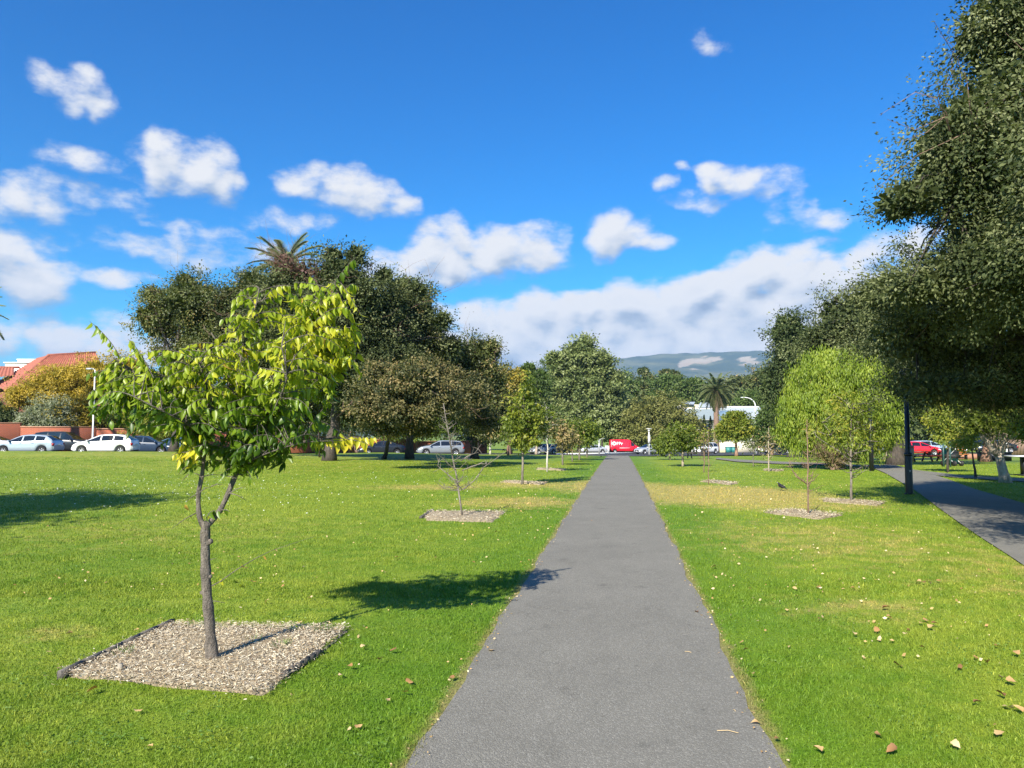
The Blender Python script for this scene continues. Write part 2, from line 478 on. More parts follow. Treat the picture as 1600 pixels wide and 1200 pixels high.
def asphalt(name, base, light, scale=1.0):
    m = bpy.data.materials.new(name); m.use_nodes = True
    t = m.node_tree; b = NB(t); bs = t.nodes['Principled BSDF']
    p = b.n('ShaderNodeNewGeometry').outputs['Position']
    vo = b.n('ShaderNodeTexVoronoi', {'Vector': p, 'Scale': 130.0 * scale})
    r = b.n('ShaderNodeSeparateColor', {0: vo.outputs['Color']}).outputs[0]
    big = b.noise(p, .8, 4, .6); mid = b.noise(b.v('MULTIPLY', p, (1, .5, 1)), 3.5, 5, .65); fi = b.noise(p, 300, 2, .5)
    agg = b.ss(r, .55, 1.0)
    c = b.mix(agg, base, light)
    k = b.m('MULTIPLY_ADD', big, .35, b.m('MULTIPLY_ADD', mid, .30, b.m('MULTIPLY_ADD', fi, .5, .43)))
    st = b.ss(b.noise(p, 1.9, 6, .7), .58, .72, 1, .74)
    wn = b.v('MULTIPLY_ADD', b.noise(p, 2.2, 4, .6, 1), (.5, .5, 0), p)
    ck = b.n('ShaderNodeTexVoronoi', {'Vector': wn, 'Scale': .55}, feature='DISTANCE_TO_EDGE').outputs[0]
    ck = b.m('MAXIMUM', b.ss(ck, .0, .003, .84, 1), b.ss(b.noise(p, .5, 2, .5), .50, .54))
    dots = b.ss(b.noise(p, 14, 2, .5), .70, .74, 1, .75)
    k = b.m('MULTIPLY', b.m('MULTIPLY', k, st), b.m('MULTIPLY', ck, dots))
    sc = b.v('SCALE', c, None); t.links.new(k, sc.node.inputs['Scale'])
    t.links.new(sc, bs.inputs['Base Color'])
    bs.inputs['Roughness'].default_value = .9; bs.inputs['Specular IOR Level'].default_value = .25
    h = b.m('MULTIPLY_ADD', vo.outputs['Distance'], -1.2, b.m('MULTIPLY', fi, .5))
    bn = b.n('ShaderNodeBump', {'Strength': .55, 'Distance': .006, 'Height': h})
    t.links.new(bn.outputs[0], bs.inputs['Normal'])
    return m
M_PATH = asphalt('path_asphalt', (.188, .178, .150), (.275, .262, .225))
M_ROAD = asphalt('road_asphalt', (.055, .056, .062), (.10, .10, .10))

def lift(d): return .004 + .0007 * np.maximum(d, 0)
def strip(name, left, right, m, dz=0.0, sub=1):
    "sheet between two matching polylines of world xy, draped on the terrain"
    left = np.array(left); right = np.array(right); n = len(left)
    k = 9; V = []
    for i in range(n):
        for j in range(k):
            q = left[i] * (1 - j / (k - 1)) + right[i] * (j / (k - 1))
            d = q[0] * FWD[0] + q[1] * FWD[1]
            V.append([q[0], q[1], float(TERR(q[0], q[1])) + float(lift(d)) + dz])
    F = [[i*k+j, i*k+j+1, (i+1)*k+j+1, (i+1)*k+j] for i in range(n-1) for j in range(k-1)]
    return struct(obj(name, V, F, mat=m, smooth=True))
def smooth_poly(pts, n):
    pts = np.array(pts, float)
    s = np.concatenate([[0], np.cumsum(np.linalg.norm(np.diff(pts, axis=0), axis=1))])
    t = np.linspace(0, s[-1], n)
    out = np.stack([np.interp(t, s, pts[:, 0]), np.interp(t, s, pts[:, 1])], 1)
    for _ in range(3):
        out[1:-1] = (out[:-2] + 2 * out[1:-1] + out[2:]) / 4
    return out
PL, PR = -1.03, .758
ys = np.concatenate([np.arange(-6, 30, .25), np.arange(30, 70.5, .5)])
wob = lambda y, s: .006 * np.sin(y * 23.3 + s) + .018 * np.sin(y * 1.7 + s) + .012 * np.sin(y * 4.3 + 2 * s) + .010 * np.sin(y * 9.1 + 3 * s)
strip('path', [[PL + wob(y, 0), y] for y in ys], [[PR + wob(y, 2), y] for y in ys], M_PATH)
# the path on the right, and its branches
def gxy(px, py):
    p = GP(px, py); return [p[0], p[1]]
rl = smooth_poly([LD(1.8, -1.2), LD(3.2, 2.4), gxy(1760, 1000), gxy(1600, 880), gxy(1530, 838), gxy(1480, 803), gxy(1432, 768), gxy(1405, 752), gxy(1380, 738), gxy(1362, 731), gxy(1346, 726.5)], 60)
rr = smooth_poly([LD(3.8, -2.1), LD(5.2, 1.5), LD(6.8, 5.1), LD(8.3, 8.6), LD(9.45, 11.4), gxy(1655, 803), gxy(1575, 779), gxy(1520, 764), gxy(1490, 752), gxy(1455, 741), gxy(1415, 731), gxy(1392, 726.5)], 60)
strip('side_path', rl, rr, M_PATH, dz=.004)
bl = smooth_poly([gxy(1452, 742), gxy(1500, 747.5), gxy(1560, 750.5), gxy(1600, 753), gxy(1720, 760)], 30)
br = smooth_poly([gxy(1425, 734.5), gxy(1500, 743), gxy(1560, 746.5), gxy(1600, 748), gxy(1720, 753)], 30)
strip('branch_path', bl, br, M_PATH, dz=.008)
cl_ = smooth_poly([gxy(1344, 730), gxy(1290, 727), gxy(1215, 725.5), gxy(1150, 722), gxy(1118, 718)], 30)
cr_ = smooth_poly([gxy(1348, 727.5), gxy(1290, 724), gxy(1215, 722), gxy(1150, 718.5), gxy(1120, 716)], 30)
strip('cross_path', cl_, cr_, M_PATH, dz=.010)

# street round the park, draped between two distances
def band(name, pxs, d0, d1, m, dz, k=10):
    pxs = np.array(pxs, float); V = []; n = len(pxs)
    for i in range(n):
        for j in range(k):
            d = d0[i] + (d1[i] - d0[i]) * j / (k - 1)
            p = G(pxs[i], d); V.append([p[0], p[1], p[2] + float(lift(d)) + dz])
    F = [[i*k+j, (i+1)*k+j, (i+1)*k+j+1, i*k+j+1] for i in range(n-1) for j in range(k-1)]
    return struct(obj(name, V, F, mat=m, smooth=True))
EPX = [-700, 0, 300, 450, 600, 740, 870, 945, 1030, 1100, 1200, 1300, 1350]
E0 = [55, 55, 57, 61, 66, 71, 78, 84, 92, 98, 102, 100, 92]
E1 = [64, 64, 68, 76, 88, 104, 135, 150, 150, 142, 150, 205, 205]
pq = np.arange(-700, 1351, 15.0)
road = band('road', pq, np.interp(pq, EPX, E0), np.interp(pq, EPX, E1), M_ROAD, .01, 40)
M_KERB = mat('kerb_concrete', (.42, .40, .37), .8)
band('kerb', pq, np.interp(pq, EPX, E0) - .25, np.interp(pq, EPX, E0) - .02, M_KERB, .08, 2)
pq2 = np.arange(1380, 1640, 12.0)
band('right_road', pq2, np.interp(pq2, [1380, 1500, 1640], [84, 84, 84]), np.interp(pq2, [1380, 1500, 1640], [97, 95, 93]), M_ROAD, .02, 12)

# ------------------------------------------------------------------ grass blades
BED = [(95, 1050), (268, 973), (541, 978), (410, 1079)]
BEDW = np.array([gxy(*q) for q in BED])
def inpoly(x, y, poly):
    c = np.zeros(len(x), bool); n = len(poly); j = n - 1
    for i in range(n):
        xi, yi = poly[i]; xj, yj = poly[j]
        with np.errstate(divide='ignore', invalid='ignore'):
            hit = ((yi > y) != (yj > y)) & (x < (xj - xi) * (y - yi) / (yj - yi) + xi)
        c ^= hit; j = i
    return c
RPOLY = np.vstack([rl, rr[::-1]])
SMALL_BEDS = [((662, 812), (668, 798), (792, 799), (770, 815)), ((1190, 800), (1235, 795.5), (1320, 804), (1280, 811)), ((1282, 783), (1290, 779), (1385, 785), (1370, 790)),
              ((1095, 752.5), (1110, 751), (1155, 755), (1140, 757.5)), ((782, 753.5), (790, 751.8), (855, 754.5), (845, 757.2)), ((838, 733.6), (842, 732.4), (885, 733.6), (880, 735)), ((1192, 734.8), (1200, 733.8), (1225, 735), (1215, 736.4))]
SBW = [np.array([gxy(*q) for q in b]) for b in SMALL_BEDS]
def blades(n, ylo, yhi, hgt, wid, gamma, keepd):
    u = rng.random(n)
    py = ylo + (yhi - ylo) * u ** gamma
    px = rng.uniform(-140, 1740, n)
    d = 1920 / (py - 678)
    l = (px - 800) / FPX * d
    x = FWD[0] * d + RGT[0] * l; y = FWD[1] * d + RGT[1] * l
    # clumping
    cx = np.sin(x * 7.1 + 3 * np.sin(y * 2.3)) * np.sin(y * 6.3 + 2.1 * np.sin(x * 3.1))
    ok = rng.random(n) < .75 + .25 * cx
    ok &= ~((x > PL - .005 + rng.normal(0, .028, n)) & (x < PR + .005 + rng.normal(0, .028, n)))
    xj, yj = x + rng.normal(0, .018, n), y + rng.normal(0, .018, n)
    for poly in [RPOLY, BEDW] + SBW: ok &= ~inpoly(xj, yj, poly)
    x, y, d = x[ok], y[ok], d[ok]; n = len(x)
    z = TERR(x, y) - .004
    h = hgt * rng.uniform(.45, 1.25, n) * (1 + .25 * np.sin(x * 1.9) * np.sin(y * 2.7)) * np.clip(.75 + d * .05, 0, 1.6)
    w = wid * rng.uniform(.7, 1.3, n) * np.maximum(1, d / keepd)
    a = rng.uniform(0, 2 * math.pi, n); sx, sy = np.cos(a) * w / 2, np.sin(a) * w / 2
    la = rng.uniform(0, 2 * math.pi, n); lean = h * rng.uniform(.2, 1.1, n); lx, ly = np.cos(la) * lean, np.sin(la) * lean
    return x, y, z, h, sx, sy, lx, ly, d
def build_blades():
    x, y, z, h, sx, sy, lx, ly, d = blades(360000, 905, 1330, .026, .0038, 1.0, 4.5)
    n = len(x)
    V = np.zeros((n, 5, 3))
    V[:, 0] = np.stack([x - sx, y - sy, z], 1); V[:, 1] = np.stack([x + sx, y + sy, z], 1)
    mx, my, mz = x + lx * .35, y + ly * .35, z + h * .62
    V[:, 2] = np.stack([mx + sx * .8, my + sy * .8, mz], 1); V[:, 3] = np.stack([mx - sx * .8, my - sy * .8, mz], 1)
    V[:, 4] = np.stack([x + lx, y + ly, z + h * .95], 1)
    i = np.arange(n)[:, None] * 5
    t = np.repeat(np.clip(rng.normal(.5, .2, n), 0, 1), 5)
    V1, F1, T1 = V.reshape(-1, 3), i + np.array([0, 1, 2, 3]), i + np.array([3, 2, 4])
    x, y, z, h, sx, sy, lx, ly, d = blades(430000, 722, 930, .025, .0042, 1.15, 4.5)
    m = len(x); V = np.zeros((m, 3, 3))
    V[:, 0] = np.stack([x - sx, y - sy, z], 1); V[:, 1] = np.stack([x + sx, y + sy, z], 1); V[:, 2] = np.stack([x + lx * .6, y + ly * .6, z + h], 1)
    T2 = np.arange(m)[:, None] * 3 + np.array([0, 1, 2]) + 5 * n
    t2 = np.repeat(np.clip(rng.normal(.5, .2, m), 0, 1), 3)
    o = obj('grass', np.vstack([V1, V.reshape(-1, 3)]), F1, np.vstack([T1, T2]), M_BLADE, tint=np.concatenate([t, t2]))
    stuff(tag(o, 'short green lawn grass growing on both sides of the path', 'grass'))
build_blades()

# ------------------------------------------------------------------ mulch beds
M_CHIP = bpy.data.materials.new('mulch_chips'); M_CHIP.use_nodes = True
_b = NB(M_CHIP.node_tree)
_c = _b.ramp(_b.n('ShaderNodeAttribute', None, attribute_name='tint').outputs['Fac'], [(0, (.06, .035, .022)), (.3, (.22, .14, .085)), (.6, (.42, .32, .19)), (.85, (.57, .49, .35)), (1, (.70, .64, .50))])
M_CHIP.node_tree.links.new(_c, M_CHIP.node_tree.nodes['Principled BSDF'].inputs['Base Color'])
M_CHIP.node_tree.nodes['Principled BSDF'].inputs['Roughness'].default_value = .85
M_MSOIL = mat('mulch_soil', (.31, .25, .16), .9, var=.5, vscale=40, bump=.8, bscale=90)
M_TIMBER = barkmat('old_timber', (.05, .045, .04), (.17, .15, .13), 20)
def mulch_bed(name, poly, label, n, edges, size=1.0):
    poly = np.array(poly); c = poly.mean(0); d = c @ FWD
    zc = float(TERR(c[0], c[1]))
    t = thing(name, label, 'mulch bed', (c[0], c[1], zc), group='mulch beds round the young trees')
    lo, hi = poly.min(0), poly.max(0)
    # soil sheet, slightly mounded, irregular edge
    k = 40; ring = []
    for i in range(4):
        a, b = poly[i], poly[(i+1) % 4]
        for j in range(10): ring.append(a + (b - a) * j / 10 + rng.normal(0, .018, 2) * size)
    ring = np.array(ring); V = [[c[0], c[1], zc + .035]]
    for s in (.33, .66, .92, 1.0):
        for q in ring:
            w = c + (q - c) * s; V.append([w[0], w[1], float(TERR(w[0], w[1])) + .035 * (1 - s * s) + (.006 + float(lift(d)) if s < 1 else -.012)])
    T = [[0, 1 + j, 1 + (j+1) % k] for j in range(k)]
    F = [[1+r*k+j, 1+(r+1)*k+j, 1+(r+1)*k+(j+1) % k, 1+r*k+(j+1) % k] for r in range(3) for j in range(k)]
    obj('soil', V, F, T, M_MSOIL, t, base=(c[0], c[1], zc), smooth=True)
    m = n * 3; x = rng.uniform(lo[0] - .15, hi[0] + .15, m); y = rng.uniform(lo[1] - .15, hi[1] + .15, m)
    jt = np.where(rng.random(m) < .12, .07, .02)
    ok = inpoly(c[0] + (x - c[0]) * .98 + rng.normal(0, 1, m) * jt, c[1] + (y - c[1]) * .98 + rng.normal(0, 1, m) * jt, poly)
    x, y = x[ok][:n], y[ok][:n]; m = len(x)
    z = TERR(x, y) + .018 + rng.uniform(0, .03, m) + float(lift(d))
    L = rng.uniform(.008, .034, m) * size; Wd = rng.uniform(.002, .006, m) * size
    a = rng.uniform(0, 2*math.pi, m); pt = rng.normal(0, .28, m)
    dv = np.stack([np.cos(a) * np.cos(pt), np.sin(a) * np.cos(pt), np.sin(pt)], 1) * (L / 2)[:, None]
    sv = np.stack([-np.sin(a), np.cos(a), rng.normal(0, .5, m)], 1) * (Wd / 2)[:, None]
    c0 = np.stack([x, y, z], 1); V = np.stack([c0 - dv - sv, c0 + dv - sv * .6, c0 + dv + sv * .7, c0 - dv + sv], 1).reshape(-1, 3)
    F = np.arange(m)[:, None] * 4 + np.arange(4)
    stuff(obj('wood_chips', V, F, mat=M_CHIP, parent=t, tint=np.repeat(np.clip(rng.normal(.74, .20, m), 0, 1), 4), base=(c[0], c[1], zc)))
    for (a, b, w, h) in edges:
        a = np.array(a); b = np.array(b); q = (a + b) / 2
        e = MB(); k = 7
        for i in range(k - 1):
            s0, s1 = a + (b - a) * i / (k - 1), a + (b - a) * (i + 1) / (k - 1)
            mid = (s0 + s1) / 2
            e.box((mid[0], mid[1], h / 2 - .01 + rng.normal(0, .0012) + float(TERR(mid[0], mid[1]))), (np.linalg.norm(s1 - s0) * 1.0, w, h), math.atan2((b-a)[1], (b-a)[0]) + rng.normal(0, .003))
        e.build('timber_edging', M_TIMBER, t, base=(c[0], c[1], zc))
    return t
e1 = (gxy(93, 1053), gxy(270, 971)); e2 = (gxy(441, 1052), gxy(500, 1015)); e3 = (gxy(500, 1015), gxy(541, 981))
big_bed = mulch_bed('mulch_bed', BEDW, 'large square of pale wood chips with dark timber edging around the nearest tree', 32000, [(*e1, .035, .065), (*e2, .035, .05), (*e3, .02, .022)])
_p = GP(188, 1046); _m = MB(); _m.box((0, 0, .03), (.03, .03, .09), .3, taper=.9)
_o = _m.build('peg', mat('peg_wood', (.32, .28, .22), .8), big_bed); _o.location = (_p[0] - big_bed.location[0], _p[1] - big_bed.location[1], 0)
labels = ['pale wood chip bed with a dark board edge under the bare leafless sapling', 'thin wood chip bed under the bare twiggy sapling right of the path',
          'brown chip strip under the many stemmed yellow green young tree', 'far sparse chip patch under the thin sapling beyond the dry grass', 'chip patch under the leafy green young tree left of the path',
          'narrow pale chip patch under the thin whitish trunk left of the path', 'smallest chip patch far right beside the crossing path']
for i, (bw, lb) in enumerate(zip(SBW, labels)):
    ed = [(gxy(657, 809), gxy(676, 797.5), .05, .05), (gxy(735, 809), gxy(752, 799), .05, .04)] if i == 0 else []
    mulch_bed('mulch_bed', bw, lb, 2600 if i < 3 else 1200, ed, 1.6 if i < 3 else 2.4)

# weeds in the big bed
M_WEED = leafmat('weed_leaf', [(0, (.05, .12, .015)), (1, (.16, .26, .04))])
for (px, py, nn, lb) in ((505, 985, 60, 'green weeds by the back right corner of the large mulch bed'), (440, 1010, 50, 'tuft of grass in the right half of the large mulch bed'), (193, 1020, 36, 'weed beside the dark timber edging'), (398, 1002, 26, 'small yellow green weed on the trunk shadow')):
    p = GP(px, py); V = []; 
    a = rng.uniform(0, 2*math.pi, nn); r = rng.uniform(.02, .12, nn); h = rng.uniform(.02, .07, nn)
    o0 = np.stack([np.cos(a) * r * .6, np.sin(a) * r * .6, np.full(nn, .015)], 1)
    tip = o0 + np.stack([np.cos(a) * .04, np.sin(a) * .04, h], 1); sd = np.stack([-np.sin(a), np.cos(a), 0 * a], 1) * .005
    V = np.stack([o0 - sd, o0 + sd, tip], 1).reshape(-1, 3)
    o = obj('weed', V, T=np.arange(nn)[:, None] * 3 + np.arange(3), mat=M_WEED, tint=np.repeat(rng.random(nn), 3)); o.location = (p[0], p[1], p[2] + .01)
    stuff(tag(o, lb, 'weed'))
# ------------------------------------------------------------------ hills
def build_hills():
    prof = [(-900,640),(-400,610),(0,600),(300,590),(600,584),(800,577),(850,573),(900,566),(940,560),(985,556.5),(1020,553),(1050,550),(1090,550),(1130,548),(1190,546),(1230,550),(1300,556),(1450,566),(1700,580),(2300,620)]
    pxs = np.linspace(-900, 2300, 330); rr_ = np.linspace(0, 1, 46)
    top = np.interp(pxs, [p[0] for p in prof], [p[1] for p in prof])
    V = []; q = []
    rs = np.random.default_rng(3)
    ph = rs.uniform(0, 6.28, (9, 2))
    def fb(a, b):
        s = 0
        for i in range(9):
            f = 1.5 * 1.62 ** i
            s = s + np.sin(a * f + ph[i, 0] + 1.7 * np.sin(b * f * .6 + ph[i, 1])) * np.cos(b * f * .9 + ph[i, 1]) / 1.45 ** i
        return s / 2.2
    for i, px in enumerate(pxs):
        for t in rr_:
            d = 2600 + 2900 * t
            H = (678 - top[i]) / FPX * 5500
            s = max(0, (t - .04) / .96)
            shape = s ** 1.25
            n = fb(px / 70 + t * 1.5, t * 9 + px / 160)
            h = H * shape * (1 - .0 * t) + n * 34 * math.sin(math.pi * min(1, s)) ** .8 + (fb(px / 9, 3.3) * 7 if t == 1 else 0)
            p = P(px, 678, d); V.append([p[0], p[1], h - 6]); 
            yv = 678 - (h - 6) / d * FPX
            k = 0
            for (cx, cy, rx, ry, w) in ((1090, 564, 30, 5.5, 1), (1068, 570, 12, 4, 1), (1118, 560, 18, 3.4, 1), (1102, 557, 8, 2, .8), (1085, 576.5, 12, 2, .7), (1168, 561, 18, 5.5, .9), (1180, 566, 14, 3.5, .7), (1160, 570, 10, 2, .4), (968, 579, 9, 5, .55), (1040, 579, 16, 2.4, .4), (990, 583, 10, 3, .3), (1010, 570, 9, 2, .15)):
                k = max(k, w * max(0, 1 - ((px - cx) / rx) ** 2 - ((yv - cy) / ry) ** 2))
            q.append(min(1, k * 2.2 * (1 if t > .1 else 0)))
    m = len(rr_); n = len(pxs)
    F = [[i*m+j, (i+1)*m+j, (i+1)*m+j+1, i*m+j+1] for i in range(n-1) for j in range(m-1)]
    # the back slope
    b0 = len(V)
    for px in pxs:
        p = P(px, 678, 7000); V.append([p[0], p[1], -10]); q.append(0)
    F += [[i*m+m-1, (i+1)*m+m-1, b0+i+1, b0+i] for i in range(n-1)]
    M = bpy.data.materials.new('hill_scrub'); M.use_nodes = True
    t = M.node_tree; b = NB(t); bs = t.nodes['Principled BSDF']
    p = b.n('ShaderNodeNewGeometry').outputs['Position']
    at = b.n('ShaderNodeAttribute', None, attribute_name='tint').outputs['Fac']
    nz = b.noise(p, .004, 7, .65); n2 = b.noise(p, .02, 5, .7)
    c = b.mix(b.ss(nz, .42, .66), (.040, .060, .032), (.13, .135, .07))
    c = b.mix(b.ss(n2, .45, .75, 0, .5), c, (.02, .035, .018))
    q2 = b.ss(b.m('ADD', at, b.m('MULTIPLY', b.m('SUBTRACT', n2, .5), 1.6)), .35, .9, 0, .55)
    c = b.mix(q2, c, b.mix(b.ss(nz, .4, .6), (.62, .50, .38), (.52, .38, .28)))
    t.links.new(c, bs.inputs['Base Color']); bs.inputs['Roughness'].default_value = .95; bs.inputs['Specular IOR Level'].default_value = 0
    struct(obj('hills', V, F, mat=M, tint=q, smooth=True))
build_hills()
# far houses scattered on the hill foot
M_WHITE = mat('white_paint', (.74, .73, .70), .7, var=.06)

# ------------------------------------------------------------------ foliage machinery
LM = {
 'oak':   leafmat('evergreen_leaf', [(0, (.018, .032, .012)), (.45, (.066, .086, .030)), (.8, (.145, .165, .066)), (1, (.24, .26, .13))], .62, .2, .22),
 'dark':  leafmat('dark_leaf', [(0, (.015, .028, .012)), (.5, (.058, .085, .026)), (1, (.15, .18, .065))], .62, .2, .22),
 'brown': leafmat('turning_leaf', [(0, (.04, .055, .02)), (.35, (.17, .16, .06)), (.7, (.31, .23, .10)), (1, (.44, .33, .16))], .6, .3, .3),
 'mixed': leafmat('mixed_leaf', [(0, (.03, .045, .016)), (.5, (.10, .125, .035)), (.85, (.19, .19, .06)), (1, (.36, .26, .10))], .5, .25, .4),
 'fig':   leafmat('broad_leaf', [(0, (.045, .07, .022)), (.5, (.16, .20, .06)), (1, (.30, .33, .13))], .5, .25, .4),
 'olive': leafmat('olive_dome_leaf', [(0, (.06, .07, .02)), (.5, (.17, .18, .045)), (1, (.29, .28, .09))], .55, .25, .3),
 'lime':  leafmat('willow_leaf', [(0, (.10, .17, .010)), (.5, (.22, .30, .026)), (1, (.40, .46, .055))], .5, .4, .4),
 'limey': leafmat('young_leaf', [(0, (.09, .13, .02)), (.5, (.20, .25, .03)), (1, (.42, .38, .06))], .5, .4, .4),
 'yellow':leafmat('yellow_leaf', [(0, (.12, .14, .03)), (.4, (.34, .27, .04)), (1, (.62, .44, .06))], .55, .35, .4),
 'pale':  leafmat('silver_leaf', [(0, (.10, .13, .07)), (.5, (.27, .30, .19)), (1, (.45, .46, .33))], .55, .25, .4),
 'mid':   leafmat('green_leaf', [(0, (.03, .06, .014)), (.5, (.09, .145, .03)), (1, (.18, .22, .06))], .5, .25, .4),
 'red':   leafmat('purple_leaf', [(0, (.06, .022, .02)), (.5, (.14, .06, .05)), (1, (.25, .13, .11))], .5, .25, .4),
}
BK = {
 'grey': barkmat('grey_bark', (.09, .075, .06), (.30, .26, .22), 12),
 'dark': barkmat('dark_bark', (.025, .02, .016), (.10, .08, .065), 8),
 'pale': barkmat('pale_bark', (.22, .17, .12), (.56, .47, .36), 9),
 'white': barkmat('whitish_bark', (.30, .27, .23), (.66, .62, .55), 14),
 'brown': barkmat('brown_bark', (.10, .06, .04), (.32, .21, .15), 10),
 'red': barkmat('reddish_bark', (.16, .08, .055), (.40, .24, .17), 10),
}
def norm(a): return a / (np.linalg.norm(a, axis=-1, keepdims=True) + 1e-9)
def leaves(p, dv, L, Wd, r, fold=.12, face=None):
    n = len(p); dv = norm(dv)
    s = r.normal(size=(n, 3)) if face is None else norm(face) * 1.0 + r.normal(size=(n, 3)) * .45
    s = norm(np.cross(dv, s)); nn = np.cross(s, dv)
    L = np.broadcast_to(L, (n,))[:, None]; Wd = np.broadcast_to(Wd, (n,))[:, None]
    V = np.stack([p, p + dv * L * .5 + s * Wd * .5 + nn * L * fold, p + dv * L, p + dv * L * .5 - s * Wd * .5 + nn * L * fold], 1)
    return V.reshape(-1, 3), np.arange(n)[:, None] * 4 + np.arange(4)

def crown_pts(lobes, nc, cr, nl, r, droop=.35, shell=2.2, bumps=.18, up=0.0, fill=False, spr=.15):
    "leaf positions, directions, tints in clumps spread through ellipsoid lobes (centre, radii)"
    C = np.array([l[0] for l in lobes]); Rr = np.array([l[1] for l in lobes])
    w = (Rr[:, 0] * Rr[:, 1] * Rr[:, 2]) ** (2/3); w /= w.sum()
    k = r.choice(len(lobes), nc, p=w)
    dv = norm(r.normal(size=(nc, 3))); rad = r.random(nc) ** (1 / (1 + shell))
    ph = r.uniform(0, 6.28, 6)
    wob = 1 + bumps * (np.sin(dv[:, 0] * 5 + ph[0] + k) * np.sin(dv[:, 1] * 6 + ph[1]) + np.sin(dv[:, 2] * 7 + ph[2] + 2 * k) * .7) + r.normal(0, .05, nc)
    cc = C[k] + dv * Rr[k] * (rad * wob)[:, None]
    out = dv
    sp = r.random(nc) < spr; cc[sp] += dv[sp] * Rr[k[sp]] * r.uniform(.05, .30, sp.sum())[:, None]
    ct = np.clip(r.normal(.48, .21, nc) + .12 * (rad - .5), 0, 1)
    crs = cr * r.uniform(.6, 1.3, nc)
    ix = np.repeat(np.arange(nc), nl)
    off = r.normal(size=(len(ix), 3)) * np.array([1, 1, .62]) * .5
    p = cc[ix] + off * crs[ix][:, None]
    d = norm(off) * .5 + out[ix] * .45 + r.normal(size=off.shape) * .55 + np.array([0, 0, -droop + up])
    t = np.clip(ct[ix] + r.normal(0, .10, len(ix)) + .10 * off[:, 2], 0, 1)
    if fill:
        nf = int(len(p) * .24); k2 = r.choice(len(lobes), nf, p=w); d2 = norm(r.normal(size=(nf, 3))); p2 = C[k2] + d2 * Rr[k2] * (r.random(nf) ** .5 * .64)[:, None]
        fill_leaves.append((p2, norm(d2 + r.normal(size=(nf, 3)))))
    crown_face.append(out[ix] * .7 + off * 1.5 + np.array([-.1, -.3, .55]))
    return p, d, t, cc
fill_leaves = []; crown_face = []

def path3(a, b, r, sag=0.0, n=5, wob=.06):
    a = np.array(a, float); b = np.array(b, float); t = np.linspace(0, 1, n)[:, None]
    L = np.linalg.norm(b - a)
    q = a * (1 - t) + b * t + np.sin(t * math.pi) * np.array([0, 0, sag * L]) + r.normal(0, wob * L / n, (n, 3)) * np.sin(t * math.pi)
    return q

def lobe(px, py, rx, ry, d, rd=None, flat=1.0):
    c = P(px, py, d); a = rx * d / FPX; b = ry * d / FPX
    return (c, (a, rd if rd else (a + b) / 2, b))
def rot_lobes(lobes): return [(c, r_) for c, r_ in lobes]

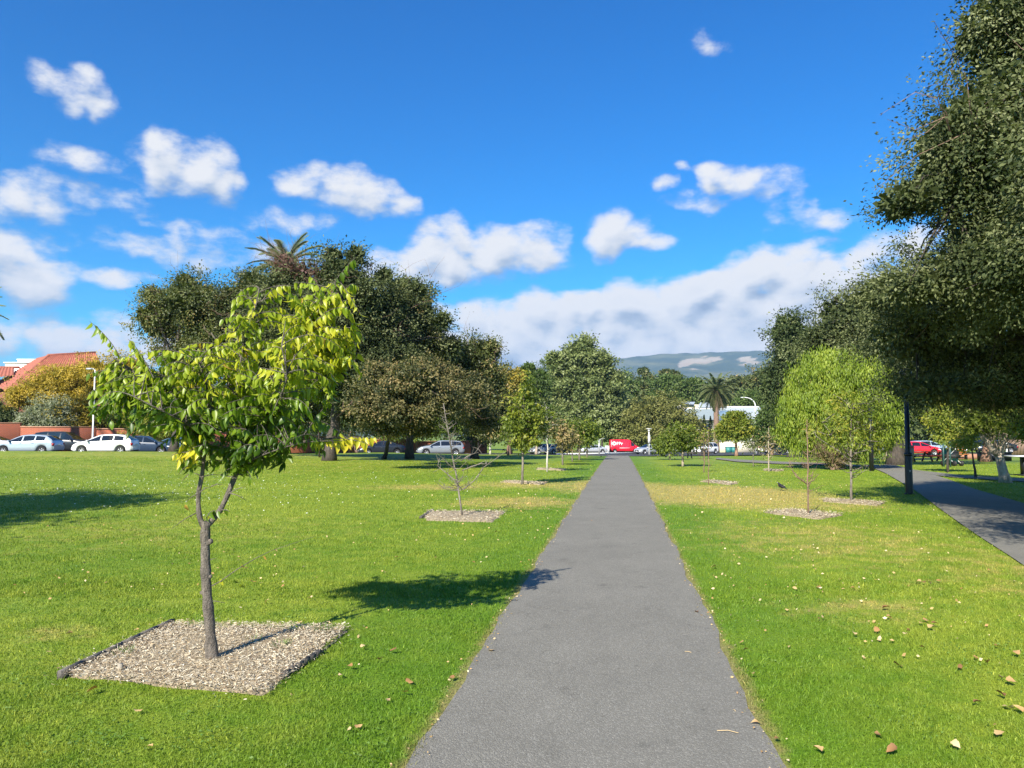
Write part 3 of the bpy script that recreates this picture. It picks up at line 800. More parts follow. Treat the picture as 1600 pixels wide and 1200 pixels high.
def tree(name, label, cat, px, d, lobes, leaf, nc, cr, nl, L, Wd, bark='dark', tr=.2, fork=None, droop=.35, seed=1, group=None, shell=2.2, bumps=.27,
         trunk_pts=None, twigs=60, dead=0, limbs=9, base=None, flare=1.35, pendulous=0, tintshift=0, bare=False, twr=.012, dens=1.3, fsz=2.4, spr=.13):
    r = np.random.default_rng(seed)
    b = G(px, d) if base is None else np.array(base)
    root = thing(name, label, cat, b, group=group)
    C = np.array([l[0] for l in lobes]); cen = C.mean(0); zlow = min(l[0][2] - l[1][2] for l in lobes)
    m = MB()
    if trunk_pts is None:
        fz = fork if fork is not None else b[2] + (zlow - b[2]) * .9 + .3
        f = np.array([b[0] + (cen[0] - b[0]) * .25, b[1] + (cen[1] - b[1]) * .25, max(fz, b[2] + .4)])
        tp = path3(b, f, r, 0, 6, .10); tp[0] = b; 
    else: tp = np.array(trunk_pts)
    k = len(tp); tt = np.linspace(0, 1, k)
    rad = tr * (1 - .35 * tt); rad[0] *= flare
    tp = tp.copy(); tp[0, 2] -= .05
    m.tube(tp, rad, 12 if tr > .06 else 7)
    f = tp[-1]; nodes = [f]
    sel = sorted(range(len(lobes)), key=lambda i: -np.prod(lobes[i][1]))[:limbs]
    for i in sel:
        e = C[i] + np.array([0, 0, -.15 * lobes[i][1][2]])
        q = path3(f, e, r, .08, 7, .16); nodes += list(q[3:])
        m.tube(q, np.linspace(rad[-1] * .75, rad[-1] * .18 + .004, 7), 7)
    m.build('trunk', BK[bark], root, base=b, smooth=True)
    if bare: return root, nodes
    nc = int(nc * dens)
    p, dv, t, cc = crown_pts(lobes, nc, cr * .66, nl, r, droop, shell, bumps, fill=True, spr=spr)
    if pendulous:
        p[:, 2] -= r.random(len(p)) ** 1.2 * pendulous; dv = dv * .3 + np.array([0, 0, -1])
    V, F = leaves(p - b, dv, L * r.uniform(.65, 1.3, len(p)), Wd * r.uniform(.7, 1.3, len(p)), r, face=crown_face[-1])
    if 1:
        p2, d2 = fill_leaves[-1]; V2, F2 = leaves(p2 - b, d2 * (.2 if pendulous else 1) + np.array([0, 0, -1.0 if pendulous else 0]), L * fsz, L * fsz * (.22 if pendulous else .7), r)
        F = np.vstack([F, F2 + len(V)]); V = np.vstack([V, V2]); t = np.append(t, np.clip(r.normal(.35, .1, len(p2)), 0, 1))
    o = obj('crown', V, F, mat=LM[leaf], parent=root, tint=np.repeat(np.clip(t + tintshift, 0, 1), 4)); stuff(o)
    if twigs:
        m = MB(); N = np.array(nodes)
        for c in cc[r.choice(len(cc), min(twigs, len(cc)), replace=False)]:
            a = N[np.argmin(((N - c) ** 2).sum(1))]
            m.tube(path3(a, c, r, .05, 4, .25), np.linspace(twr * 2.2, twr * .6, 4), 4, cap=False)
        stuff(m.build('branches', BK[bark], root, base=b))
    if dead:
        m = MB(); N = np.array(nodes)
        for _ in range(dead):
            c = cc[r.integers(len(cc))]; dd = norm(c - cen + np.array([0, 0, .8 * r.random()])); e = c + dd * r.uniform(.5, 1.3) * cr * 1.5
            q = path3(c - dd * cr, e, r, 0, 5, .3); m.tube(q, np.linspace(.022, .006, 5), 3, cap=False)
            for _k in range(5):
                s = q[r.integers(1, 5)]; m.tube(path3(s, s + (dd + r.normal(0, .7, 3)) * r.uniform(.3, .9), r, 0, 3, .3), [.009, .006, .003], 3, cap=False)
        stuff(m.build('dead_twigs', BK['brown'], root, base=b))
    return root, nodes

# ------------------------------------------------------------------ nearest tree
def leaf_mesh(name, bend, curl, tint, seed):
    "ovate drooping leaf, 1 unit long along -Z, with a midrib fold"
    r = np.random.default_rng(seed); n = 6
    V = []; 
    for i in range(n + 1):
        t = i / n
        w = .23 * math.sin(math.pi * min(1, t ** .72)) ** .9 * (1 - .15 * t) + (.0 if 0 < i < n else .004)
        y = bend * t * t; z = -math.sqrt(max(0, 1 - .35 * bend * bend * t)) * t
        V += [[-w, y - curl * w * 1.1, z], [0, y, z], [w, y - curl * w * 1.1, z]]
    F = [[3*i+j, 3*i+j+1, 3*i+4+j, 3*i+3+j] for i in range(n) for j in (0, 1)]
    return np.array(V), np.array(F)
LFV = [leaf_mesh('leaf', b_, c_, 0, i) for i, (b_, c_) in enumerate(((.15, .5), (.45, .35), (.65, .6), (-.1, .3), (.3, .8)))]
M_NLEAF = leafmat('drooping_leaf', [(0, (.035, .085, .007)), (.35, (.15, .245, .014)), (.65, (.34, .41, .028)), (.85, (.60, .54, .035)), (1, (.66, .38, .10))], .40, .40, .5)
_t = M_NLEAF.node_tree; _b = NB(_t)

def near_tree():
    D = 5.45; r = np.random.default_rng(21)
    b = GP(331, 1029); b[2] = .012; D = dist(b)
    root = thing('young_tree', 'nearest young tree with drooping lime green leaves and forked trunk in the large mulch square', 'tree', b)
    def Q(px, py, dd=0): return P(px, py, D + dd)
    m = MB()
    def limb(pts, r0, r1, n=10, lump=.0):
        pts = np.array(pts); s = np.concatenate([[0], np.cumsum(np.linalg.norm(np.diff(pts, axis=0), axis=1))])
        k = max(6, int(s[-1] / .035)); t = np.linspace(0, s[-1], k)
        q = np.stack([np.interp(t, s, pts[:, i]) for i in range(3)], 1)
        for _ in range(3): q[1:-1] = (q[:-2] + 2 * q[1:-1] + q[2:]) / 4
        rad = np.linspace(r0, r1, k) * (1 + lump * (np.sin(t * 23) * .5 + np.sin(t * 51 + 1) * .5)) 
        m.tube(q, rad, n); return q
    tk = [Q(332, 1034), Q(331, 1015), Q(328, 980), Q(325, 945), Q(322, 910), Q(321, 880), Q(321, 855), Q(320, 828), Q(323, 815)]
    limb(tk, .037, .031, 16, .14)
    limb([Q(332, 1036), Q(331, 1020), Q(329, 990)], .048, .034, 14, .1)
    # knots
    for (px, py, s) in ((331, 845, .016), (316, 870, .012), (330, 900, .011), (313, 925, .01), (336, 1005, .016)):
        c = Q(px, py, -.01); m.tube([Q(322, py + 4), c, c + np.array([.004, 0, .004])], [s * 1.6, s * 1.1, s * .5], 8)
    L1 = limb([Q(320, 826), Q(311, 812), Q(310, 790), Q(309, 770, .02), Q(316, 745, .03), Q(318, 715, .02), Q(322, 685), Q(330, 640), Q(322, 600, -.05), Q(310, 560, -.1)], .019, .006, 9, .12)
    L2 = limb([Q(322, 822), Q(334, 812, .02), Q(345, 797, .04), Q(356, 772, .06), Q(368, 742, .08), Q(380, 715, .1), Q(398, 680, .1), Q(420, 640, .08), Q(445, 590, .05), Q(470, 540), Q(500, 490), Q(530, 440)], .021, .004, 9, .12)
    L3 = limb([Q(330, 640), Q(300, 610, .1), Q(260, 590, .15), Q(215, 585, .1), Q(180, 560, 0)], .008, .004, 6)
    L4 = limb([Q(380, 715, .1), Q(375, 660, 0), Q(370, 600, -.1), Q(380, 540, -.1), Q(400, 480, 0), Q(405, 450)], .010, .004, 6)
    L5 = limb([Q(398, 680, .1), Q(440, 660, .25), Q(480, 640, .3), Q(520, 600, .2), Q(545, 560, .1)], .008, .004, 6)
    L6 = limb([Q(322, 685), Q(290, 660, -.25), Q(250, 640, -.4), Q(210, 620, -.45)], .008, .004, 6)
    L7 = limb([Q(330, 640), Q(360, 600, .3), Q(350, 550, .5), Q(330, 520, .55)], .008, .004, 6)
    L8 = limb([Q(398, 680, .1), Q(430, 640, -.3), Q(450, 590, -.5), Q(440, 540, -.55)], .008, .004, 6)
    L9 = limb([Q(370, 735, .08), Q(400, 715, -.2), Q(440, 700, -.3), Q(480, 690, -.2), Q(540, 688, -.1), Q(585, 690, 0)], .006, .0015, 5)
    allp = np.vstack([L1[len(L1)//2:], L2[len(L2)//3:], L3, L4, L5, L6, L7, L8, L9])
    shoots = []
    # explicit shoots (start, bend, tip in photo pixels, depth offset)
    for (s, mid, e, dd) in (((205,600),(185,535),(140,502),0.1), ((230,585),(205,545),(188,560),.0), ((240,590),(215,540),(200,530),-.1),
            ((410,470),(430,440),(452,448),0), ((400,480),(385,450),(362,470),-.1), ((400,520),(380,480),(345,500),.1), ((480,520),(470,460),(450,455),.1), ((500,480),(525,430),(556,402),0),
            ((510,480),(500,440),(482,430),.1), ((530,470),(548,430),(560,450),.1), ((520,520),(550,500),(572,530),0), ((520,560),(555,545),(566,590),-.1), ((470,560),(500,540),(520,590),-.2),
            ((470,690),(530,680),(590,684),-.05), ((470,692),(510,684),(545,698),-.08), ((500,688),(540,680),(575,694),-.1), ((510,688),(550,678),(584,690),.02), ((450,690),(490,682),(508,708),0), ((320,715),(290,700),(268,712),-.1), ((320,710),(300,690),(276,722),-.15), ((322,720),(300,712),(290,736),0), ((322,700),(330,690),(300,700),-.2),
            ((200,590),(170,570),(135,585),.1), ((190,580),(160,575),(148,620),.0), ((220,600),(180,600),(160,650),-.1), ((350,560),(300,535),(240,560),.1), ((300,560),(260,535),(215,555),-.1), ((380,560),(340,525),(290,540),-.1), ((320,826),(322,790),(345,800),-.02)):
        shoots.append((Q(*s, dd), Q(*mid, dd), Q(*e, dd)))
    lob = [(200,610,70,50,.0,.5), (260,620,90,60,.0,.7), (340,620,110,80,.0,.85), (420,600,90,90,0,.85), (350,690,85,50,.05,.6), (410,690,70,45,.05,.55), (440,640,80,70,0,.8), (470,520,75,75,0,.7), (490,500,70,80,0,.6), (515,500,55,80,0,.55), (505,540,60,60,0,.6), (400,540,70,60,0,.7), (385,500,40,45,0,.4),
           (330,560,90,40,0,.7), (530,540,45,60,0,.5), (480,600,60,50,0,.6), (180,640,45,35,0,.35), (370,720,85,28,.05,.45), (300,640,90,50,.1,.7), (300,712,40,24,0,.3), (240,660,70,40,.1,.5), (400,735,60,14,.05,.3), (450,640,55,55,0,.6), (410,690,66,46,.1,.6), (390,650,90,60,.2,.7)]
    wts = np.array([l[2] * l[3] * (1.5 if l[1] > 600 else 1) for l in lob], float); wts /= wts.sum()
    for k in r.choice(len(lob), 900, p=wts):
        cx, cy, rx, ry, dc, rd = lob[k]
        v = norm(r.normal(size=3)) * r.random() ** .42
        e = Q(cx + v[0] * rx, cy - v[2] * ry, dc + v[1] * rd * .68)
        dd = ((allp - e) ** 2).sum(1) + .25 * np.maximum(0, allp[:, 2] - e[2]); s = allp[r.choice(np.argsort(dd)[:14])]
        ln = np.linalg.norm(e - s)
        if ln < .12: e = s + norm(e - s) * .16
        mid = (s + e) / 2 + np.array([0, 0, .22 * ln + .02]) + r.normal(0, .03, 3)
        shoots.append((s, mid, e))
    LP = []; 
    for si, (s, mid, e) in enumerate(shoots):
        t = np.linspace(0, 1, 12)[:, None]
        q = (1-t)**2 * s + 2*t*(1-t) * mid + t*t * e
        m.tube(q, np.linspace(.0042, .0012, 12), 4, cap=False)
        ln = np.linalg.norm(np.diff(q, axis=0), axis=1).sum(); nlv = max(4, int(ln * .82 / .027))
        tv = r.normal(.52, .12)
        side0 = norm(np.cross(e - s, [0, 0, 1]) + 1e-6)
        for j in range(nlv):
            u = .18 + .82 * (j + .5 * r.random()) / nlv; p_ = (1-u)**2 * s + 2*u*(1-u) * mid + u*u * e
            tg = norm(2*(1-u)*(mid-s) + 2*u*(e-mid)); sd = side0 * (1 if j % 2 else -1)
            LP.append((p_, tg, sd, tv, si))
    # low side shoot with a few hanging dry leaves
    q = np.array([Q(330, 916), Q(345, 908), Q(370, 890), Q(400, 872), Q(425, 860), Q(455, 850), Q(492, 838)]); m.tube(q, [.005, .004, .0032, .0025, .002, .0014, .0008], 5)
    for a, bb in (((308,772),(290,785)), ((309,800),(268,826)), ((316,745),(345,742)), ((345,742),(380,752)), ((311,770),(330,760)), ((330,760),(348,757)), ((356,772),(384,760)), ((368,742),(392,745)), ((318,748),(300,738)), ((300,738),(284,752)), ((325,940),(310,936)), ((322,880),(338,872)), ((320,940),(352,942)), ((316,730),(296,726)), ((296,726),(278,742)), ((345,797),(360,800)), ((358,770),(385,782))):
        m.tube([Q(*a), Q((a[0]+bb[0])/2, (a[1]+bb[1])/2 - 2), Q(*bb)], [.0045, .003, .0012], 5)
    m.build('trunk', M_BARKN, root, base=b, smooth=True)
    # leaves
    n = len(LP); pos = np.array([l[0] for l in LP]); tg = np.array([l[1] for l in LP]); sd = np.array([l[2] for l in LP]); tv = np.array([l[3] for l in LP])
    Lh = r.uniform(.046, .088, n)
    pxs = 800 + FPX * ((pos @ np.append(RGT, 0)) / (pos @ np.append(FWD, 0))); pys = 678 - FPX * (pos[:, 2] - EYE) / (pos @ np.append(FWD, 0))
    tint = tv + r.normal(0, .055, n)
    tint += .14 * np.exp(-((pxs - 500) / 110) ** 2 - ((pys - 500) / 100) ** 2) + .10 * np.exp(-((pys - 560) / 60) ** 2)
    tint = np.minimum(tint, .69)
    tint += .30 * np.exp(-((pxs - 295) / 30) ** 2 - ((pys - 715) / 26) ** 2) + .5 * np.exp(-((pxs - 555) / 50) ** 2 - ((pys - 692) / 20) ** 2) + .06 * np.exp(-((pxs - 350) / 60) ** 2 - ((pys - 590) / 20) ** 2)
    tint -= .30 / (1 + np.exp(-(pys - 625) / 14)) * (tint < .7); tint += .05 * (pys < 560)  # lower leaves darkened: the crown's own shade is put into their tint
    tint = np.minimum(tint, .84)
    tint = np.clip(tint + (r.random(n) < .008) * .3, 0, 1)
    # extra dry leaves on the low shoot
    ex = [(343,904,.78),(378,882,.98),(412,868,.97),(366,905,.3),(392,905,.98),(375,912,.6),(325,806,.85),(340,800,.8),(318,815,.9),(352,795,.25),(290,788,1.0)]
    pos = np.vstack([pos, [Q(a, c) for a, c, _ in ex]]); tg = np.vstack([tg, [[1, 0, 0]] * len(ex)]); sd = np.vstack([sd, [[0, 1, 0]] * len(ex)])
    tint = np.append(tint, [t for _, _, t in ex]); Lh = np.append(Lh, r.uniform(.04, .06, len(ex))); n = len(pos)
    # orientation: hang down, bow outwards from the shoot
    down = norm(np.array([0, 0, -1.0]) + .42 * sd + .22 * tg + r.normal(0, .22, (n, 3)))
    face = norm(np.cross(down, norm(tg + r.normal(0, .35, (n, 3)))))       # leaf's surface normal roughly across the shoot
    xa = norm(np.cross(face, down)); ya = np.cross(down * -1, xa)
    M3 = np.stack([xa, ya, -down], 2)                                        # columns: local x, y, z
    var = r.integers(0, len(LFV), n)
    near = np.array([dist(p_) for p_ in pos]) + r.normal(0, .12, n)
    score = Lh * 6 - near + .3 * (tint > .6)
    big = np.zeros(n, bool); big[np.argsort(-score)[:300]] = True; big[-len(ex):] = True
    if big.sum() > 300: big[np.argsort(-score)[300 - len(ex):300]] = False; big[-len(ex):] = True
    meshes = {}
    for i in np.nonzero(big)[0]:
        key = (var[i], int(round(tint[i] * 8)))
        if key not in meshes:
            V, F = LFV[key[0]]
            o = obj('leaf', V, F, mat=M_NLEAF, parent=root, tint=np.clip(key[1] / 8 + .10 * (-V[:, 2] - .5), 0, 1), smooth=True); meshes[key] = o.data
        else:
            o = bpy.data.objects.new('leaf', meshes[key]); COL.objects.link(o); o.parent = root
        Mx = Matrix([list(M3[i, 0]) + [0], list(M3[i, 1]) + [0], list(M3[i, 2]) + [0], [0, 0, 0, 1]])
        o.matrix_local = Matrix.Translation(Vector([float(v) for v in pos[i] - b])) @ Mx @ Matrix.Scale(float(Lh[i]), 4)
    rest = np.nonzero(~big)[0]; Vs = []; Fs = []; Ts = []; c = 0
    for k in range(len(LFV)):
        ii = rest[var[rest] == k]; V, F = LFV[k]
        W_ = np.einsum('nij,vj->nvi', M3[ii], V) * Lh[ii][:, None, None] + (pos[ii] - b)[:, None, :]
        Vs.append(W_.reshape(-1, 3)); Fs.append((np.arange(len(ii))[:, None, None] * len(V) + F[None] + c).reshape(-1, 4)); c += len(ii) * len(V)
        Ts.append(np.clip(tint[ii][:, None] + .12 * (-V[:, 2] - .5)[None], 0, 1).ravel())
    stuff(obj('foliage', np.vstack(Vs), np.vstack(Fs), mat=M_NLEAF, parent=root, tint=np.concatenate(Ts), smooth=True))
M_BARKN = barkmat('young_bark', (.05, .042, .034), (.23, .195, .16), 26, .8)
near_tree()
# ------------------------------------------------------------------ big trees
GB = 'large trees along the park edge'
def LB(*a, **k): return [lobe(*q) for q in a]
# evergreen oak at the right edge, crown reaching into the frame
big_base = G(1960, 14.5)
tree('oak_tree', 'huge dark evergreen tree filling the right edge above the side path', 'tree', 1960, 14.5,
     LB((1620,60,130,90,13,2.2),(1560,190,120,110,13,2.4),(1500,215,75,85,12.5,1.6),(1500,280,105,64,13,2.0),(1420,312,66,26,12.5,1.0),(1600,330,150,120,14,3),(1560,400,86,56,14,2),(1620,470,190,110,16,3),
        (1500,470,130,66,15,2.2),(1440,520,110,60,17,2),(1530,570,150,60,18.5,2.6),(1620,590,130,60,19,2.6),(1470,608,86,22,16,1.6),(1560,622,80,22,18,2),(1400,455,70,42,16,1.4),
        (1800,100,200,200,13,3),(1850,350,220,220,14,3.4),(1760,540,170,110,14,3),(1540,40,50,60,12.8,1.4),(1425,452,46,30,13,1.2),(1500,420,60,40,12.5,1.3),(1400,325,30,18,13,.6)),
     'oak', 1400, .62, 84, .074, .035, 'dark', .38, fork=2.6, tintshift=.10, seed=5, shell=1.5, bumps=.22, dens=1.4, fsz=2.1, spr=.06, limbs=14, twigs=260, dead=12, twr=.012)
# middle mass of trees behind it
tree('oak_tree', 'dark tree crowned mass behind the bright green weeping tree on the right', 'tree', 1400, 44,
     LB((1390,470,70,50,44),(1330,500,70,55,45),(1410,540,90,70,42),(1360,560,80,60,44),(1300,540,60,50,46),(1440,600,80,50,42),(1480,560,90,80,42)),
     'oak', 900, 1.0, 40, .17, .085, 'dark', .5, seed=6, shell=1.8, limbs=7, twigs=80, twr=.03, group=GB)
tree('oak_tree', 'tall narrow dark tree standing left of the weeping tree against the clouds', 'tree', 1236, 78,
     LB((1232,520,32,36,78),(1236,570,34,44,78),(1262,540,36,34,78),(1232,620,32,40,78),(1205,600,14,40,78),(1290,550,40,40,80),(1250,660,40,40,80)),
     'dark', 560, 1.2, 34, .27, .14, 'dark', .45, seed=7, shell=1.8, limbs=6, twigs=50, dead=6, twr=.04, group=GB)
# bright weeping pepper tree
tree('pepper_tree', 'bright lime green weeping tree with a rounded drooping crown', 'tree', 1312, 37,
     LB((1308,590,66,46,37),(1262,625,46,46,37),(1350,620,48,48,37),(1310,650,82,46,37),(1248,655,34,40,37),(1372,650,32,42,37),(1300,558,40,24,37),(1312,685,70,22,37)),
     'lime', 1500, .42, 44, .16, .036, 'brown', .22, seed=8, fsz=1.8, bumps=.22, spr=.05, dens=1.5, shell=1.8, droop=.9, pendulous=.55, limbs=7, twigs=60, twr=.012, group=None)
# trees left of the weeping tree: low dark one, round yellow green one
tree('shade_tree', 'dark green bushy tree between the round yellow tree and the weeping tree', 'tree', 1205, 104,
     LB((1200,665,24,24,104),(1218,655,22,24,104),(1192,680,18,16,104),(1226,684,20,15,104),(1205,640,16,12,104)), 'mid', 300, 1.0, 30, .36, .2, 'brown', .22, seed=9, limbs=5, twigs=30, twr=.04)
tree('round_tree', 'small round yellow green tree with a reddish trunk in front of the pale building', 'tree', 1150, 95,
     LB((1146,668,25,18,95),(1150,655,18,12,95),(1132,676,12,11,95),(1164,675,12,12,95)), 'limey', 260, .7, 30, .28, .16, 'red', .20, seed=10, limbs=4, twigs=24, twr=.03)
# dome behind the van
tree('dome_tree', 'wide olive brown dome shaped tree behind the red van', 'tree', 1028, 160,
     LB((1030,655,50,36,160),(995,668,28,28,160),(1065,670,32,28,160),(1020,680,50,18,158),(1085,690,30,16,158),(985,690,20,14,158)), 'olive', 760, 1.5, 34, .46, .26, 'dark', .6, seed=11, limbs=6, bumps=.08, shell=2.6, twigs=40, twr=.05)
# fig like tree
tree('fig_tree', 'tall broad leaved olive green tree behind the end of the path', 'tree', 905, 166,
     LB((905,560,28,30,166),(880,582,26,28,166),(935,575,30,32,166),(910,610,56,40,166),(870,620,26,34,166),(945,620,30,38,166),(865,563,12,12,166),(905,650,50,36,164),(948,660,26,34,164),(912,543,16,16,166),(958,600,18,22,166),(870,655,24,26,164),(892,560,14,14,166)),
     'fig', 1150, 1.7, 34, .58, .37, 'dark', .6, seed=12, bumps=.24, limbs=8, twigs=50, twr=.05, group=GB)
tree('feathery_tree', 'feathery dark green tree with a pale leaning stem left of the tall olive green tree', 'tree', 838, 108,
     LB((842,600,20,30,108),(830,630,24,30,108),(850,650,24,26,108),(826,580,10,16,108)), 'mid', 320, 1.0, 34, .34, .10, 'pale', .2, seed=13, twigs=30, twr=.04)
tree('autumn_tree', 'yellow flecked tree top beside the grey green trees left of centre', 'tree', 797, 92,
     LB((795,600,26,26,92),(780,620,26,26,92),(808,588,14,14,92),(800,640,26,24,92)), 'yellow', 260, .9, 30, .26, .16, 'brown', .2, seed=14, tintshift=-.16, dead=10, twigs=40, twr=.03)
# left dark mass: main tree on the lawn
tree('oak_tree', 'largest dark tree left of centre, its thick black trunk on the shaded lawn', 'tree', 515, 42,
     LB((458,448,58,42,43,2),(530,436,44,42,42,2),(560,470,60,50,42),(608,488,46,46,44),(560,520,50,50,43),(590,540,60,46,43),(500,500,90,60,43),(440,500,70,60,44),(556,400,16,20,42),(600,432,20,15,43),(652,452,18,13,44),(690,500,16,14,44),(520,398,16,12,42),(705,540,18,16,45),(620,570,50,30,43),(545,600,70,40,41),(430,560,60,40,43),(500,600,66,50,47,2.5),(560,630,60,44,47,2.4),(460,632,56,44,47,2.2),(610,620,60,50,48,2.6),(540,560,60,50,46,2.4),(580,570,50,50,45,2.2),(480,560,40,30,39,1.6)),
     'oak', 2000, .95, 44, .15, .078, 'dark', .34, fork=3.3, seed=15, shell=1.9, limbs=10, twigs=120, dead=40, twr=.02, group=GB)
tree('oak_tree', 'olive crowned tree between the largest dark tree and the tan leaved tree', 'tree', 640, 47,
     LB((648,478,34,38,47,1.6),(668,520,30,34,47,1.6),(640,530,34,36,47,1.6),(690,552,22,24,47,1.2),(628,450,20,16,47,1.0),(655,570,40,26,47,1.6)),
     'mixed', 620, .75, 40, .15, .08, 'dark', .24, seed=28, limbs=6, twigs=60, dead=16, twr=.018, group=GB)
tree('autumn_tree', 'tree with tan brown leaves hanging low in front of the dark trees left of centre', 'tree', 600, 46,
     LB((620,620,42,34,34,1.5),(650,600,40,34,34,1.5),(600,585,22,18,36,1.2),(672,572,20,14,37,1.2),(760,655,26,18,40,1.2),(600,648,34,22,33,1.3),(688,628,40,30,35,1.5),(566,635,16,30,33,.8),(645,648,44,20,34,1.4),(728,616,34,34,38,1.5),(700,600,40,30,38,1.5),(608,668,26,14,34,1),(655,670,28,12,35,1),(590,600,30,30,36,1.4)),
     'brown', 760, .62, 36, .12, .075, 'dark', .13, tintshift=-.24, seed=16, limbs=7, twigs=60, dead=6, twr=.015)
tree('oak_tree', 'dark bushy tree right of the tan leaved tree with a ragged top', 'tree', 742, 50,
     LB((745,560,34,34,50),(725,590,40,40,50),(760,600,34,40,50),(745,640,50,36,49),(770,645,36,32,49),(700,570,24,26,50),(768,545,12,14,50)),
     'mixed', 760, .85, 36, .17, .095, 'dark', .26, seed=17, limbs=7, twigs=60, dead=24, twr=.02, bumps=.26, group=GB)
tree('oak_tree', 'dark tree far left of the mass with bare twigs against the cloud', 'tree', 272, 51,
     LB((300,470,60,40,51),(250,500,34,40,52),(330,500,60,50,52),(372,474,44,38,52),(370,530,70,50,52),(240,462,15,13,51),(228,492,13,12,51),(290,440,16,12,51),(396,450,30,34,52),(310,560,70,40,52)),
     'mixed', 1000, .9, 38, .17, .09, 'dark', .3, fork=3.0, seed=18, limbs=9, twigs=110, dead=60, twr=.02, group=GB)
tree('dead_tree', 'reddish brown leafless twiggy top in front of the crown of the tall palm', 'tree', 500, 46,
     LB((475,425,34,20,42,1.2),(445,412,20,18,42,1),(505,440,30,14,42,1)), 'red', 60, .6, 14, .10, .05, 'dark', .05, fork=8, seed=19, limbs=3, twigs=55, dead=60, twr=.012)

# hedge trees behind the red brick wall
tree('wall_shrub', 'big golden yellow leafed shrub over the brick wall in front of the tiled roof', 'shrub', 90, 72,
     LB((60,610,44,24,72,1.8),(100,598,56,34,72,1.8),(145,588,46,34,72,1.8),(200,584,50,36,73,1.8),(95,590,24,22,72,1.4),(30,620,24,22,72,1.4),(180,600,50,34,73,1.8),(120,640,50,30,71,1.6),(150,660,40,24,71,1.6),(215,620,50,40,73,1.8)),
     'yellow', 900, .8, 36, .17, .10, 'brown', .15, seed=20, tintshift=.12, limbs=7, twigs=30, twr=.02)
tree('wall_shrub', 'pale silvery green shrub under the golden one above the brick wall', 'shrub', 65, 70.2,
     LB((62,650,34,22,70.2,1.2),(85,642,34,26,70.2,1.3),(45,655,20,14,70.2,1),(90,660,30,16,70,1.2)), 'pale', 300, .6, 34, .14, .07, 'brown', .12, seed=21, limbs=4, twigs=16, twr=.02)
tree('wall_shrub', 'dark green shrub at the left edge above the brick wall', 'shrub', 10, 71.5,
     LB((12,648,22,16,71.5,1.2),(-15,640,26,26,71.5,1.3)), 'dark', 130, .7, 30, .16, .09, 'brown', .12, seed=22, limbs=2, twigs=8, twr=.02)
tree('wall_shrub', 'yellow flowered green bush hanging over the wall right of the white lamp post', 'shrub', 200, 71,
     LB((200,655,34,24,71,1.4),(175,650,24,22,71,1.2),(235,660,34,26,71,1.5),(270,655,30,26,72,1.5)), 'limey', 320, .7, 32, .16, .09, 'brown', .12, seed=23, limbs=4, twigs=16, twr=.02, tintshift=.1)
tree('wall_tree', 'weeping light green tree trailing over the red wall behind the parked wagon', 'tree', 650, 98,
     LB((640,668,34,16,96,1.6),(610,665,26,18,94,1.5),(675,668,24,14,98,1.5),(700,660,24,20,100,1.8)), 'lime', 340, .8, 36, .26, .05, 'brown', .15, seed=24, pendulous=.8, tintshift=-.25, limbs=4, twigs=10, twr=.03)
tree('wall_tree', 'weeping light green tree behind the black trunk left of centre', 'tree', 560, 84,
     LB((560,660,34,18,84,1.6),(520,655,36,24,84,1.6),(480,650,40,30,84,1.8),(440,655,30,24,82,1.6)), 'mid', 200, .8, 30, .24, .06, 'brown', .15, seed=25, pendulous=.8, tintshift=-.3, limbs=4, twigs=10, twr=.03)
tree('wall_tree', 'dark tree filling the gap behind the brick wall left of centre', 'tree', 600, 104,
     LB((560,620,60,40,104,2.5),(640,630,60,34,104,2.5),(500,620,60,50,100,2.5),(420,620,70,50,96,2.5),(700,640,50,34,106,2.5),(760,640,60,46,112,2.5),(820,670,30,26,118,2.5),(760,675,50,18,116,2)), 'dark', 620, 1.8, 34, .42, .24, 'dark', .3, seed=26, limbs=5, twigs=10, twr=.05)
tree('wall_tree', 'dark tree beyond the wall under the golden shrub and left of the black trunk', 'tree', 330, 86,
     LB((330,640,60,40,86,2.2),(270,630,50,40,84,2.2),(390,640,50,44,88,2.2)), 'mid', 330, 1.4, 32, .34, .2, 'dark', .25, seed=27, limbs=3, twigs=10, twr=.05)

# band of far trees under the hills
fb = [(975,606,20,20,230,'mid','grey green tree at the foot of the hills left of the flat topped gum tree'),(1010,606,26,20,250,'mixed','olive tree below the flat topped gum tree'),(1045,604,28,22,240,'mid','bright green tree behind the olive dome tree'),
      (1082,606,26,18,235,'mid','green tree left of the palm crown, above the grey roof'),(1160,606,30,22,230,'mixed','brownish green tree right of the palm crown'),(1195,600,26,26,215,'mixed','tree touching the tall dark tree beyond the roof'),(1180,628,30,16,200,'mid','low green tree right behind the grey roof'),(1100,615,24,14,250,'mid','low tree just behind the palm crown'),
      (940,615,30,20,260,'dark','dark tree showing right beside the tall olive green tree'),(1240,610,34,26,200,'dark','dark tree behind the narrow dark tree'),(1300,620,50,30,190,'dark','dark tree behind the weeping tree')]
for i, (x, y, rx, ry, d, lf, lb) in enumerate(fb):
    tree('distant_tree', lb, 'tree', x, d, LB((x,y,rx,ry,d),(x-rx*.5,y+6,rx*.6,ry*.8,d),(x+rx*.5,y+5,rx*.6,ry*.8,d),(x,y+22,rx*1.1,16,d)), lf, 220, 2.0, 26, .75, .42, 'dark', .4, seed=40+i, limbs=3, twigs=0, group='distant trees below the hills', bumps=.22)
tree('gum_tree', 'flat topped gum tree rising above the far trees against the hills', 'tree', 1006, 300, LB((1005,580,9,3.4,300,2.4),(1012,592,8,8,300),(1002,600,9,8,300)), 'dark', 70, 1.3, 26, .7, .35, 'pale', .35, seed=60, limbs=3, twigs=0)
